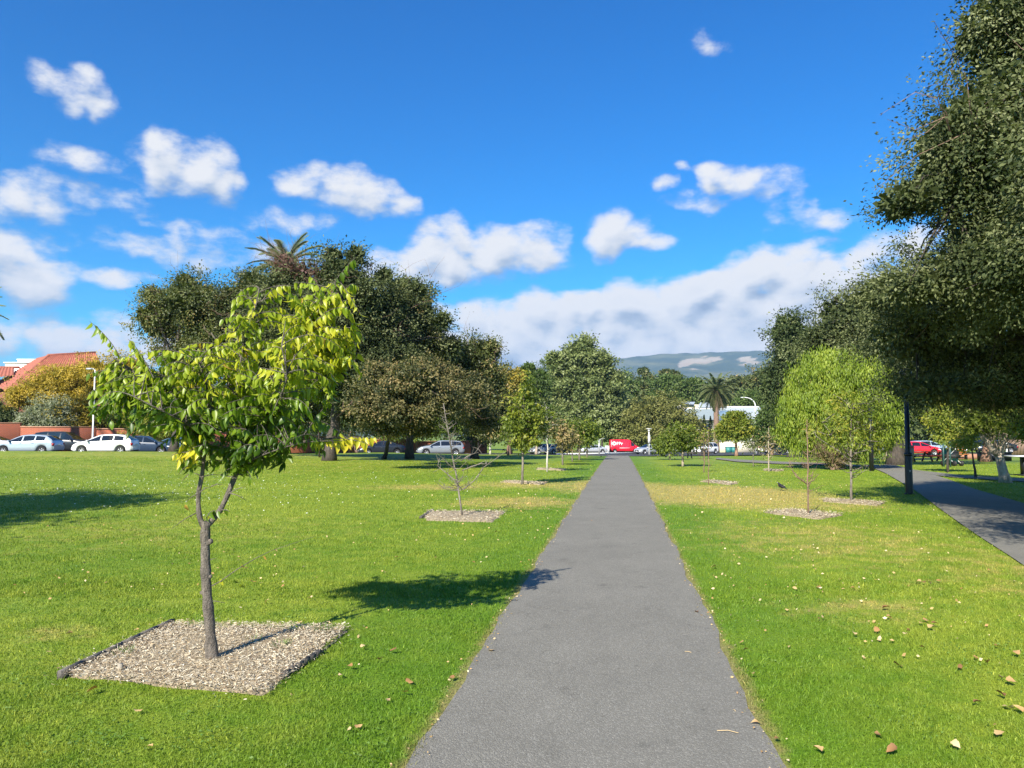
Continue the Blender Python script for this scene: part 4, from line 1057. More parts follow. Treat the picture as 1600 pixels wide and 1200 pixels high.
tree('gum_tree', 'open crowned gum tree between the flat topped gum and the palm', 'tree', 1047, 290, LB((1040,583,9,4,290,2),(1052,585,8,5,290,2),(1058,588,7,4,290,2),(1036,590,6,4,290,2)), 'mixed', 70, 1.2, 24, .7, .35, 'pale', .35, seed=61, limbs=4, twigs=0)
# wood mass further away, left and right, seen through gaps
for (x0, x1, yy, d, sd) in ((-700, 560, 650, 150, 70), (560, 1000, 645, 190, 71), (1240, 1760, 660, 165, 72)):
    n = 16
    r = np.random.default_rng(sd); lb = [lobe(x0 + (x1 - x0) * (i + .5) / n, yy + r.uniform(-8, 8), (x1 - x0) / n * .9, 26, d + r.uniform(-6, 6)) for i in range(n)]
    p, dv, t, cc = crown_pts(lb, 620, 3.0, 22, r, bumps=.2)
    V, F = leaves(p, dv, 1.2 * r.uniform(.6, 1.3, len(p)), .7, r)
    o = obj('wood', V, F, mat=LM['dark'], tint=np.repeat(t, 4)); stuff(tag(o, ('far dark wood beyond the houses on the left', 'far dark wood behind the centre trees', 'far dark wood beyond the right road')[sd - 70], 'wood'))

# trees out of the frame that shade the lawn
tree('oak_tree', 'dark tree standing outside the left edge whose shadow lies on the lawn', 'tree', 0, 0,
     [(np.array([*LD(-17.6, 7.0), 6.2]), (3.2, 3.2, 2.6)), (np.array([*LD(-15.2, 9.4), 6.0]), (2.2, 2.2, 1.7)), (np.array([*LD(-14.0, 6.2), 4.6]), (2.2, 2.2, 1.4)), (np.array([*LD(-18.5, 5.5), 5]), (3, 3, 2.4))],
     'oak', 1000, .9, 40, .22, .13, 'dark', .3, fork=2.8, seed=80, limbs=4, twigs=60, base=(*LD(-17.5, 7.0), 0))
tree('oak_tree', 'dark tree standing outside the right edge whose shadow lies on the side path', 'tree', 0, 0,
     [(np.array([*LD(5.9, 6.6), 4.6]), (1.3, 1.8, .8)), (np.array([*LD(8.3, 9.6), 4.8]), (2.1, 2.6, 1.2)), (np.array([*LD(8.1, 11.8), 4.4]), (1.5, 2.2, 1.0)), (np.array([*LD(10.5, 12.5), 5.0]), (2.4, 2.6, 1.4)), (np.array([*LD(11, 8.5), 6]), (3, 3, 2)), (np.array([*LD(8.2, 7.8), 5.2]), (1.5, 2, .9))],
     'oak', 1100, .6, 72, .066, .034, 'dark', .3, fork=2.6, fsz=1.9, seed=81, limbs=4, twigs=60, base=(*LD(11.0, 7.5), 0))

# ------------------------------------------------------------------ fat pale trunk, gnarled trunk
tree('fig_tree', 'massive pale buttressed trunk with dark leaves beside the side path junction', 'tree', 1397, 62,
     LB((1395,640,60,30,62),(1440,630,60,36,64),(1360,650,40,24,62),(1420,600,70,40,64)), 'dark', 300, 1.0, 34, .24, .13, 'pale', .82, fork=2.2, seed=90, flare=1.25, limbs=5, twigs=20, twr=.04)
b_ = G(1571, 25.5)
tp = [P(1572, 757, 25.5), P(1568, 740, 25.5), P(1563, 720, 25.5), P(1560, 706, 25.5)]
root, nodes = tree('gnarled_tree', 'gnarled forked tree with patchy pale bark beyond the side path at the right edge', 'tree', 1571, 25.5,
     LB((1580,650,40,26,25.5,1),(1530,660,22,20,25.5,.8),(1600,670,34,20,25.5,1),(1510,640,20,18,26,.8),(1550,630,40,20,26,1)), 'limey', 300, .32, 32, .075, .035, 'pale', .17, seed=91, trunk_pts=tp, limbs=0, twigs=40, twr=.008, tintshift=-.2)
m = MB(); r = np.random.default_rng(4)
for pts, r0, r1 in (([(1562,712),(1550,702),(1543,690),(1536,680),(1534,668),(1528,655)], .12, .05), ([(1562,712),(1566,695),(1570,680),(1580,665),(1590,650)], .12, .05), ([(1543,690),(1535,686),(1530,676)], .06, .03), ([(1572,680),(1566,662),(1560,645)], .05, .03)):
    m.tube([P(a, c, 25.5) for a, c in pts], np.linspace(r0, r1, len(pts)), 10)
m.build('limb', BK['pale'], root, base=root.location, smooth=True)
tree('oak_tree', 'leaning reddish brown trunk with dark crown behind the gnarled tree', 'tree', 1539, 52,
     LB((1560,640,60,30,50),(1510,630,60,30,52),(1600,630,60,40,50)), 'dark', 240, .9, 32, .2, .11, 'red', .28, fork=1.9, seed=92, limbs=3, twigs=20, twr=.03, flare=1.6)

# ------------------------------------------------------------------ saplings
def sapling(label, px, py, top, lobes, leaf, seed, tr=.03, n=90, cr=.2, nl=16, L=.07, Wd=.04, bark='grey', bare=0, tintshift=0, lean=0, stems=None, group='young trees planted in the lawn', name='sapling', twr=.004, d=None):
    b = GP(px, py) if d is None else G(px, d); D = dist(b); r = np.random.default_rng(seed)
    f = P(px + lean, top, D)
    tp = path3(b, f, r, 0, 9, .05)
    ls = [lobe(*q[:4], D, *(q[4:5])) for q in lobes]
    root = thing(name, label, 'tree', b, group=group)
    m = MB(); tpp = tp.copy(); tpp[0, 2] -= .03
    m.tube(tpp, np.linspace(tr, tr * .3, 9), 8); nodes = list(tp[3:])
    if stems:
        for s in stems:
            q = np.array([P(a, c, D + e_) for a, c, e_ in s]); m.tube(q, np.linspace(tr * .6, tr * .16, len(q)), 6); nodes += list(q[1:])
            for _ in range(bare // max(1, len(stems))):
                i = r.integers(1, len(q)); s0 = q[i] * .5 + q[i-1] * .5; dd = norm(r.normal(size=3) + np.array([0, 0, .5])) * r.uniform(.05, .2)
                m.tube([s0, s0 + dd], [twr, twr * .5], 4, cap=False)
    H = f[2] - b[2]
    for _ in range(bare):
        u = r.uniform(.22, .97); s0 = b + (f - b) * u; a = r.uniform(0, 6.28); ln = H * .16 * (1.15 - u) * r.uniform(.6, 1.4)
        e = s0 + np.array([math.cos(a), math.sin(a), r.uniform(.25, .9)]) * ln
        q = path3(s0, e, r, -.08, 4, .2); m.tube(q, np.linspace(twr * 1.5, twr * .5, 4), 4, cap=False)
        for _k in range(3):
            s1 = q[r.integers(1, 4)]; m.tube([s1, s1 + norm(r.normal(size=3)) * ln * .3], [twr * .7, twr * .35], 3, cap=False)
    m.build('trunk', BK[bark], root, base=b, smooth=True)
    if ls:
        p, dv, t, cc = crown_pts(ls, n, cr, nl, r, .5, 1.4, .25)
        V, F = leaves(p - b, dv, L * r.uniform(.7, 1.3, len(p)), Wd, r, face=crown_face[-1])
        stuff(obj('crown', V, F, mat=LM[leaf], parent=root, tint=np.repeat(np.clip(t + tintshift, 0, 1), 4)))
        m = MB(); N = np.array(nodes)
        for c in cc[r.choice(len(cc), min(50, len(cc)), replace=False)]:
            a = N[np.argmin(((N - c) ** 2).sum(1) + .3 * np.maximum(0, N[:, 2] - c[2]))]
            m.tube(path3(a, c, r, .05, 4, .2), np.linspace(twr * 2, twr * .6, 4), 4, cap=False)
        stuff(m.build('branches', BK[bark], root, base=b))
    return root
sapling('bare pale leafless sapling with crooked side branches left of the path', 723, 808, 630, [], 'limey', 100, tr=.020, bark='grey', bare=50, lean=-30, twr=.0052,
        stems=[[(724,765,0),(742,750,.1),(756,730,.1),(770,720,.0),(790,706,0)], [(722,765,0),(705,745,0),(692,735,0),(684,728,0),(687,716,0)], [(722,735,0),(740,728,-.1),(752,724,-.1),(766,726,-.1)], [(720,720,0),(732,712,.1),(742,708,.1),(752,694,.1)]])
sapling('leafy bright green young tree with yellow lower leaves left of the path', 816, 757, 625, [(818,640,26,30,.7),(806,668,20,24,.6),(832,662,20,24,.6),(816,690,24,14,.6),(846,655,14,20,.4),(825,610,12,20,.4)], 'limey', 101, tr=.042, n=140, cr=.20, nl=22, L=.12, Wd=.07, tintshift=-.08, twr=.008)
sapling('thin pale trunked young tree with sparse top right of the leafy one', 855, 737, 640, [(855,650,16,22,.6),(862,668,18,14,.6),(850,676,14,12,.5)], 'mixed', 102, tr=.045, n=60, cr=.3, nl=14, L=.12, Wd=.07, bark='white', bare=14, twr=.008)
sapling('sparse brownish young tree in the far row left of the path', 879, 725.5, 662, [(880,682,16,18,.8),(874,668,10,10,.6)], 'brown', 103, tr=.055, n=60, cr=.45, nl=16, L=.17, Wd=.1, bare=10, twr=.01, d=41)
sapling('young tree with loose green and tan crown, tallest of the far left row', 905, 718, 655, [(905,672,24,16,1.2),(890,680,16,14,1),(922,672,16,12,1)], 'limey', 104, tr=.075, n=130, cr=.55, nl=20, L=.2, Wd=.12, tintshift=-.25, twr=.012, d=51)
sapling('thin stick of a young tree beside the loose green crown left of the path', 894, 719.5, 668, [(894,690,9,14,.7)], 'brown', 105, tr=.05, n=30, cr=.5, nl=12, L=.18, Wd=.1, twr=.01, d=47)
sapling('farthest young tree of the left row next to the end of the path', 917, 714, 668, [(917,684,12,14,1)], 'limey', 106, tr=.07, n=50, cr=.6, nl=16, L=.22, Wd=.12, tintshift=-.3, twr=.012, d=59)
sapling('young tree with whitish trunk before the shaded red wall', 766, 711, 672, [(764,676,20,10,1.2),(772,668,14,8,1)], 'mixed', 107, tr=.10, n=50, cr=.7, nl=14, L=.25, Wd=.14, bark='white', bare=8, twr=.02, d=66)
sapling('pinkish trunked young tree with small green head in front of the red wall', 794, 711, 668, [(794,672,12,10,1),(790,664,9,8,1)], 'mid', 108, tr=.11, n=50, cr=.7, nl=14, L=.25, Wd=.14, bark='red', twr=.02, d=62)
# right hand side
sapling('bare brown twiggy sapling nearest to the right of the path', 1263, 805, 655, [], 'limey', 110, tr=.02, bark='brown', bare=30, lean=-2, twr=.0045,
        stems=[[(1262,757,0),(1250,748,0),(1240,738,0),(1234,726,0),(1234,716,0)], [(1262,762,0),(1268,750,0),(1270,737,0)], [(1262,757,0),(1244,745,.1),(1236,730,.15),(1226,728,.2)]])
sapling('many stemmed young tree with wide yellow green crown in a brown chip strip', 1330, 784, 640, [(1320,655,46,26,1.1),(1345,650,36,24,1),(1300,670,30,22,.9),(1370,672,28,22,.9),(1335,685,50,18,1.1),(1325,630,26,20,.8)], 'limey', 111, tr=.032, n=90, cr=.2, nl=20, L=.10, Wd=.04, tintshift=-.02, bare=26, twr=.007, bark='grey',
        stems=[[(1330,716,0),(1318,700,0),(1300,680,0),(1285,660,0)], [(1330,714,0),(1345,695,.1),(1365,672,.1)], [(1330,722,0),(1310,704,-.1),(1290,692,-.1),(1276,682,-.1)], [(1330,710,0),(1352,704,.1),(1378,690,.1)], [(1330,700,0),(1335,670,0),(1338,645,0)]])
sapling('very thin leafless sapling nearer to the path, fourth right of it', 1107, 757, 668, [(1108,682,8,14,.4)], 'limey', 112, tr=.018, n=14, cr=.25, nl=8, L=.07, Wd=.04, bare=12, bark='brown', twr=.004)
sapling('thin stick sapling just left and behind the very thin one', 1100, 738, 676, [(1100,690,7,10,.5)], 'brown', 113, tr=.025, n=14, cr=.35, nl=8, L=.1, Wd=.05, bark='brown', bare=8, twr=.006)
sapling('thin sapling with sparse brown leaves in front of the parked dark car', 1201, 736.5, 668, [(1202,700,12,14,.5),(1200,680,8,8,.4)], 'brown', 114, tr=.032, n=24, cr=.35, nl=8, L=.1, Wd=.05, bark='pale', bare=10, twr=.006)
sapling('small bushy green tree with a short trunk right of the path end', 1066, 727, 668, [(1064,684,22,15,1.1),(1048,690,16,12,1),(1080,690,13,10,1),(1064,668,11,9,.7)], 'limey', 115, tr=.07, n=150, cr=.38, nl=22, L=.15, Wd=.09, tintshift=-.32, bark='pale', twr=.012, d=40)
sapling('smaller bushy green tree left of the short trunked one right of the path end', 1046, 716, 674, [(1045,690,18,12,1),(1036,698,10,10,.8)], 'limey', 116, tr=.08, n=90, cr=.6, nl=20, L=.2, Wd=.12, tintshift=-.35, bark='pale', twr=.014, d=54)
sapling('thin sapling below the round yellow green tree', 1176, 728, 680, [(1176,694,8,10,.6)], 'mixed', 117, tr=.03, n=20, cr=.5, nl=10, L=.14, Wd=.08, twr=.006, d=40)
sapling('sapling with pale green upright crown beside the green guard', 1481, 738, 640, [(1478,655,22,26,1),(1490,675,22,18,1),(1466,650,14,18,.8),(1500,662,16,16,.8)], 'limey', 118, tr=.055, n=190, cr=.4, nl=20, L=.12, Wd=.07, tintshift=.05, bark='dark', twr=.01, group='young trees beyond the side path')
sapling('crooked dark stemmed sapling with yellow green head beyond the side path', 1525, 747, 690, [(1515,672,18,14,.8),(1500,690,16,12,.8),(1530,668,14,10,.7)], 'limey', 119, tr=.05, n=110, cr=.32, nl=18, L=.1, Wd=.06, bark='dark', tintshift=.05, lean=-8, twr=.008, group='young trees beyond the side path')
sapling('yellow green young tree at the far right edge over the gnarled trunk', 1640, 760, 640, [(1600,650,30,24,1),(1610,620,30,20,1),(1640,640,40,40,1),(1585,672,18,14,.7)], 'limey', 120, tr=.07, n=200, cr=.35, nl=20, L=.10, Wd=.055, tintshift=0, twr=.008, group='young trees beyond the side path')
tree('wall_shrub', 'reddish purple leafed shrub behind the weeping tree', 'shrub', 1345, 62, LB((1345,700,18,14,62,.9),(1338,690,12,8,62,.7)), 'red', 120, .45, 26, .16, .08, 'brown', .08, seed=130, limbs=2, twigs=20, twr=.02)
tree('shrub', 'gnarled twiggy stump shrub at the foot of the weeping tree', 'shrub', 1300, 36, LB((1300,722,14,10,36,.4),(1312,715,12,10,36,.4),(1290,712,10,8,36,.4)), 'brown', 26, .2, 18, .08, .04, 'brown', .10, seed=131, limbs=3, twigs=60, dead=30, twr=.01)
# ------------------------------------------------------------------ palms
M_FROND = leafmat('palm_frond', [(0, (.10, .085, .04)), (.25, (.17, .15, .07)), (.5, (.15, .19, .08)), (1, (.28, .32, .16))], .5, .2, .4)
M_DRY = leafmat('dry_frond', [(0, (.16, .11, .06)), (1, (.44, .35, .22))], .7, .2, .2)
def frond_mesh(name, L, arc, r, m, tint):
    V = []; F = []; T = []; t = np.linspace(0, 1, 26)
    rx = np.sin(t * arc) / max(arc, .1) * L; rz = (np.cos(t * arc) - 1) / max(arc, .1) * L
    q = np.stack([rx, 0 * t, rz], 1)
    tv, tf, tt_ = tube(q[::3], np.linspace(.045, .012, len(q[::3])) * L / 3, 4, False); V = [tv]; F = [tf]; n = len(tv); ti = [np.full(len(tv), .3)]
    k = 46
    for i in range(k):
        u = .14 + .86 * i / k
        p = np.array([np.interp(u, t, q[:, j]) for j in range(3)]); tg = norm(np.array([math.cos(u * arc), 0, -math.sin(u * arc)]))
        ll = L * .19 * math.sin(math.pi * min(1, .18 + .8 * u)) ** .6
        for s in (-1, 1):
            dv = norm(tg * .75 + np.array([0, s * .75, .28 + r.normal(0, .12) - .3 * u])); e = p + dv * ll + np.array([0, 0, -.12 * ll])
            w = np.array([.018, 0, .012]) * L / 3 * 1.6
            V.append(np.array([p - w, p + w, e])); T.append([n, n+1, n+2]); n += 3; ti.append(np.clip(np.array([tint, tint, tint + .15]) + r.normal(0, .1), 0, 1))
    me_o = obj(name, np.vstack(V), np.vstack(F), np.array(T), m, tint=np.concatenate(ti))
    return me_o
def palm(label, px, d, top, crown_r, nfr, seed, tr=.38, low=-.9, hide_trunk=False, ndry=30):
    b = G(px, d); r = np.random.default_rng(seed); c = P(px, top, d)
    root = thing('palm_tree', label, 'palm', b)
    m = MB(); k = 22; pts = np.linspace(b, c, k); pts[0, 2] -= .1
    rad = tr * (1 + .10 * (np.arange(k) % 2)) * np.linspace(1.15, .9, k); rad[-3:] *= np.array([1.2, 1.35, 1.1])
    m.tube(pts, rad, 12); m.build('trunk', BK['brown'], root, base=b)
    protos = []
    for i in range(4):
        o = frond_mesh('frond', crown_r, (.9, 1.2, 1.5, .7)[i], r, M_FROND, (.45, .55, .4, .6)[i]); protos.append(o)
    first = set()
    for i in range(nfr):
        kx = i % 4
        if kx not in first: o = protos[kx]; first.add(kx)
        else: o = bpy.data.objects.new('frond', protos[kx].data); COL.objects.link(o)
        o.parent = root; el = R(80) - (R(80) - low) * (i / nfr) ** .9 + r.normal(0, .08); a = i * 2.399 + r.normal(0, .1)
        o.location = Vector([float(v) for v in c - b]) + Vector((0, 0, .1)); o.rotation_euler = (0, -el, a); s = r.uniform(.85, 1.05); o.scale = (s, s, s)
    if ndry:
        dp = frond_mesh('dead_frond', crown_r * .8, .6, r, M_DRY, .5)
        for i in range(ndry):
            o = dp if i == 0 else bpy.data.objects.new('dead_frond', dp.data)
            if i: COL.objects.link(o)
            o.parent = root; o.location = Vector([float(v) for v in c - b]) + Vector((0, 0, -.3)); o.rotation_euler = (0, R(48 + r.uniform(0, 34)), i * 2.399); s = r.uniform(.6, 1); o.scale = (s, s, s)
palm('date palm with a full crown and skirt of dry fronds before the grey roofed building', 1119, 150, 611, 4.7, 64, 3, tr=.5, low=R(-35), ndry=44)
palm('tall palm whose fronds show above the dark trees left of centre', 447, 62, 418, 3.4, 36, 4, tr=.3, low=R(-12), ndry=0)
palm('palm at the left edge showing a few frond tips against the sky', -52, 60, 492, 3.3, 26, 5, tr=.25, low=R(-10), ndry=0)

# ------------------------------------------------------------------ buildings and walls on the left
M_BRICK = bpy.data.materials.new('red_brick'); M_BRICK.use_nodes = True
_b = NB(M_BRICK.node_tree); _g = _b.n('ShaderNodeTexCoord').outputs['Object']
_br = _b.n('ShaderNodeTexBrick', {'Vector': _b.v('MULTIPLY', _g, (1, 1, 1)), 'Color1': (.34, .058, .02, 1), 'Color2': (.25, .042, .018, 1), 'Mortar': (.33, .20, .13, 1), 'Scale': 2.0, 'Mortar Size': .02, 'Brick Width': .5, 'Row Height': .17})
_sp = _b.n('ShaderNodeSeparateXYZ', {0: _g}); M_BRICK.node_tree.links.new(_b.n('ShaderNodeCombineXYZ', {0: _sp.outputs[0], 1: _sp.outputs[2], 2: 0.0}).outputs[0], _br.inputs['Vector'])
_k = _b.mix(_b.ss(_b.noise(_g, 1.2, 5, .6), .3, .8, 0, .35), _br.outputs[0], (.20, .06, .035))
M_BRICK.node_tree.links.new(_k, M_BRICK.node_tree.nodes['Principled BSDF'].inputs['Base Color']); M_BRICK.node_tree.nodes['Principled BSDF'].inputs['Roughness'].default_value = .85
M_CAP = mat('brick_coping', (.45, .24, .16), .8, var=.3)
wall_pts = [(-300,66,2.55),(32,67,2.55),(32.1,67,2.25),(150,69,2.2),(290,74,2.0),(430,82,1.9),(560,92,1.6),(640,98,1.5),(760,112,1.4)]
root = thing('garden_wall', 'long red brick garden wall stepping down behind the parked cars', 'wall', G(150, 69))
rb = np.array(root.location)
for i in range(len(wall_pts) - 1):
    (x0, d0, h0), (x1, d1, h1) = wall_pts[i], wall_pts[i+1]
    if x1 - x0 < 1: continue
    a = G(x0, d0); c = G(x1, d1); L = np.hypot(*(c - a)[:2]); rz = math.atan2(c[1]-a[1], c[0]-a[0]); z0 = min(a[2], c[2]) - .3
    ztop = a[2] + h0 if i == 0 else None
    top = (a[2] + h0) if i < 2 else a[2] + (h0 + h1) / 2
    hh = top - z0; m = MB(); m.box((0, 0, hh / 2), (L - .02, .28, hh)); q = m.build('brick_wall', M_BRICK, root)
    q.location = Vector(((a[0]+c[0])/2 - rb[0], (a[1]+c[1])/2 - rb[1], z0 - rb[2])); q.rotation_euler = (0, 0, rz)
    m = MB(); m.box((0, 0, 0), (L + .04, .36, .08)); q = m.build('coping', M_CAP, root); q.location = Vector(((a[0]+c[0])/2 - rb[0], (a[1]+c[1])/2 - rb[1], top + .042 - rb[2])); q.rotation_euler = (0, 0, rz)
# return wall piece glimpsed right of the black trunk, where the street bends
M_TERRA = mat('terracotta_tile', (.36, .12, .075), .75, var=.45, vscale=3)
M_EAVE = mat('dark_eave', (.05, .035, .03), .8); M_HOUSE = mat('house_brick', (.20, .075, .05), .85, var=.3)
M_GLASS = mat('window_glass', (.03, .04, .05), .08, spec=.9, var=.02)
def roof_sheet(quad, pitch=.40, step=.5, amp=.12):
    "corrugated tile sheet over a quad: eave-left, eave-right, ridge-right, ridge-left (world)"
    a, b, c, d = [np.array(q, float) for q in quad]
    nu = max(2, int(np.linalg.norm(b - a) / pitch)) * 4; nv = max(2, int(np.linalg.norm(d - a) / step)) * 2
    nrm = norm(np.cross(b - a, d - a)); V = []
    for j in range(nv + 1):
        for i in range(nu + 1):
            u, v = i / nu, j / nv
            p = (a*(1-u)+b*u)*(1-v) + (d*(1-u)+c*u)*v
            V.append(p + nrm * (amp * abs(math.sin(i * math.pi / 4)) + (.035 if j % 2 == 0 else 0)))
    F = [[j*(nu+1)+i, j*(nu+1)+i+1, (j+1)*(nu+1)+i+1, (j+1)*(nu+1)+i] for j in range(nv) for i in range(nu)]
    return np.array(V), np.array(F)
hb = G(90, 84); root = thing('tiled_house', 'house with a terracotta tiled hip roof behind the golden shrub at the left edge', 'house', hb)
def wq(px, py, d): return P(px, py, d)
m = MB()
V, F = roof_sheet((wq(8, 611, 82), wq(180, 611, 84), wq(150, 552, 90), wq(76, 556, 88))); m.add(V, F)
V, F = roof_sheet((wq(8, 611, 82), wq(76, 556, 88), wq(60, 560, 94), wq(-8, 600, 92))); m.add(V[:, :], F[:, ::-1])
V, F = roof_sheet((wq(-120, 603, 86), wq(22, 588, 88), wq(22, 575, 92), wq(-80, 575, 92))); m.add(V, F)
stuff(m.build('roof_tiles', M_TERRA, root, base=hb))
m = MB(); m.tube([wq(8, 611, 82), wq(76, 555, 88), wq(150, 551, 90)], .16, 8); m.tube([wq(-90, 574, 92), wq(30, 574, 92)], .14, 8); m.build('ridge_tiles', M_TERRA, root, base=hb, smooth=True)
m = MB(); a = wq(10, 618, 82.4); c = wq(213, 618, 84.4)
m.add([wq(8,613,82.1), wq(215,613,84.1), wq(215,621,84.1), wq(8,621,82.1), wq(8,613,82.5), wq(215,613,84.5), wq(215,621,84.5), wq(8,621,82.5)], [[0,1,2,3],[4,7,6,5],[3,2,6,7],[0,3,7,4],[1,5,6,2]])
m.add([wq(-120,605,86), wq(10,607,86), wq(10,612,86), wq(-120,611,86), wq(-120,605,86.4), wq(10,607,86.4), wq(10,612,86.4), wq(-120,611,86.4)], [[0,1,2,3],[4,7,6,5],[3,2,6,7],[0,3,7,4],[1,5,6,2]])
m.build('eave', M_EAVE, root, base=hb)
m = MB(); q = wq(110, 660, 87); hz = wq(0, 613, 84)[2]
m.box((q[0], q[1], (hz + hb[2] - .5) / 2), (13.5, 6, hz - hb[2] + .5), YAW); q2 = wq(-70, 660, 90); hz2 = wq(0, 606, 87)[2]
m.box((q2[0], q2[1], (hz2 + hb[2] - .5) / 2), (9, 5, hz2 - hb[2] + .5), YAW); m.build('wall', M_HOUSE, root, base=hb)
root = thing('white_house', 'white flat parapet house rising behind the tiled roof at the left edge', 'house', G(48, 98)); wbz = np.array(root.location)
m = MB(); q = wq(47, 600, 98); t1 = wq(47, 563, 98)[2]; t2 = wq(47, 569, 98)[2]
m.box((q[0], q[1], (t2 + wbz[2]) / 2), (4.6, 3, t2 - wbz[2]), YAW); m.box((q[0] + .3, q[1] + .5, (t1 + wbz[2]) / 2), (3.2, 2.4, t1 - wbz[2]), YAW); m.build('wall', M_WHITE, root, base=wbz)
m = MB(); m.box((q[0], q[1], t2 + .06), (4.9, 3.3, .12), YAW); m.box((q[0] + .3, q[1] + .5, t1 + .05), (3.4, 2.6, .1), YAW); m.build('parapet', M_WHITE, root, base=wbz)

# ------------------------------------------------------------------ buildings behind the palm
M_IRON = mat('grey_roof_iron', (.28, .33, .33), .45, spec=.6, var=.08, vscale=1); M_IRON2 = mat('pale_roof_iron', (.40, .44, .47), .4, var=.06, vscale=1)
M_BLUE = mat('blue_cladding', (.13, .20, .28), .6, var=.1); M_CREAM = mat('cream_render', (.66, .60, .46), .8, var=.08); M_DGR = mat('dark_trim', (.04, .05, .05), .6)
D_ = 172
bb = G(1110, D_); root = thing('park_hall', 'low white walled building with a long grey metal roof behind the palm', 'building', bb)
ex = np.array([RGT[0], RGT[1], 0]); ey = np.array([FWD[0], FWD[1], 0])
def rib_roof(m, a, b, c, d, n=26):
    a, b, c, d = [np.array(q, float) for q in (a, b, c, d)]; nr = norm(np.cross(b - a, d - a))
    V = [];
    for i in range(n * 2 + 1):
        u = i / (n * 2); o = nr * (.05 if i % 2 else 0)
        V += [a*(1-u)+b*u+o, d*(1-u)+c*u+o]
    m.add(V, [[2*i, 2*i+2, 2*i+3, 2*i+1] for i in range(n * 2)])
m = MB(); rib_roof(m, P(1066,656,D_), P(1140,656,D_), P(1132,639,D_+7), P(1070,639,D_+7)); m.build('roof', M_IRON, root, base=bb)
m = MB(); rib_roof(m, P(1138,655,D_+2), P(1212,655,D_+2), P(1200,636,D_+9), P(1132,636,D_+9)); m.build('roof', M_IRON2, root, base=bb)
m = MB(); m.tube([P(1069,638.6,D_+7), P(1133,638.6,D_+7)], .12, 6); m.tube([P(1132,635.6,D_+9), P(1200,635.6,D_+9)], .14, 6); m.build('ridge_cap', M_WHITE, root, base=bb)
m = MB(); z0 = bb[2] - .5
for (xa, xb, yt, da, db) in ((1070,1138,656.5,D_+.6,D_+13), (1140,1208,656,D_+2.6,D_+16)):
    a, b = P(xa, yt, da), P(xb, yt, da); c, e = P(xb, yt, db), P(xa, yt, db)
    zz = a[2]; poly = np.array([a[:2], b[:2], b[:2] + ey[:2] * (db - da), a[:2] + ey[:2] * (db - da)])
    m.prism(poly, z0, zz, axis=2)
m.build('wall', M_WHITE, root, base=bb)
m = MB(); a, b = P(1066,656.8,D_-.1), P(1140,656.8,D_-.1); m.tube([a, b], .10, 5); m.build('gutter', M_DGR, root, base=bb)
# dark blue gable porch
m = MB(); g0 = [P(1122,657,D_-2), P(1146,657,D_-2), P(1146,649,D_-2), P(1137,641,D_-2), P(1128,648,D_-2)]
g = np.array(g0); gb = g + ey * 6; n = len(g); m.add(np.vstack([g, gb]), [[i, (i+1) % n, n+(i+1) % n, n+i] for i in range(n)], [[0,2,1],[0,3,2],[0,4,3]]); m.build('gable', M_BLUE, root, base=bb)
for px in (1096.5, 1105.5, 1124):
    a = P(px, 668, D_ + .55); w_ = MB(); w_.box((0, 0, 0), (.9, .12, 1.5)); o = w_.build('window', M_GLASS, root); o.location = Vector([float(v) for v in a - bb]); o.rotation_euler = (0, 0, YAW)
    f = MB(); 
    for sx, sz, w, h in ((0, .8, 1.06, .08), (0, -.8, 1.06, .08), (.49, 0, .08, 1.52), (-.49, 0, .08, 1.52)): f.box((sx, -.05, sz), (w, .1, h))
    f.build('frame', M_DGR, o)
bb2 = G(1078, D_ + 26); root = thing('gabled_house', 'cream gabled house with white roof peeking over the grey roof', 'house', bb2)
m = MB(); rib_roof(m, P(1060,632,198), P(1084,632,198), P(1086,628,202), P(1064,628,202), 10); rib_roof(m, P(1090,637,198), P(1112,637,198), P(1108,629,202), P(1094,629,202), 8); m.build('roof', M_IRON2, root, base=bb2)
m = MB(); a = P(1075, 632.5, 202); m.box((a[0], a[1], (a[2] + bb2[2]) / 2), (4.4, 6, a[2] - bb2[2]), YAW); a2 = P(1101, 637.5, 202); m.box((a2[0], a2[1], (a2[2] + bb2[2]) / 2), (4.0, 6, a2[2] - bb2[2]), YAW)
m.build('wall', M_CREAM, root, base=bb2)
# pencil pines along the wall
for i, px in enumerate((1087, 1100.5, 1110.5)):
    b = G(px, 160); r = np.random.default_rng(200 + i); root = thing('pencil_pine', ('leftmost', 'middle', 'rightmost')[i] + ' dark pencil pine against the white wall of the grey roofed building', 'tree', b, group='pencil pines along the white wall')
    H = P(px, 648 + 2 * i, 160)[2] - b[2]; m = MB(); m.tube([(0,0,-.05), (0,0,H*.95)], [.12, .03], 6); m.build('trunk', BK['brown'], root)
    n = 700; u = r.random(n); a = r.uniform(0, 6.28, n); rad = .42 * np.minimum(1, (1 - u) * 3) * np.minimum(1, u * 8 + .3) * r.uniform(.6, 1.1, n)
    p = np.stack([np.cos(a) * rad, np.sin(a) * rad, .3 + u * (H - .3)], 1); V, F = leaves(p, np.stack([np.cos(a) * .3, np.sin(a) * .3, np.ones(n)], 1), .4, .16, r)
    stuff(obj('crown', V, F, mat=LM['dark'], parent=root, tint=np.repeat(r.random(n) * .6, 4)))
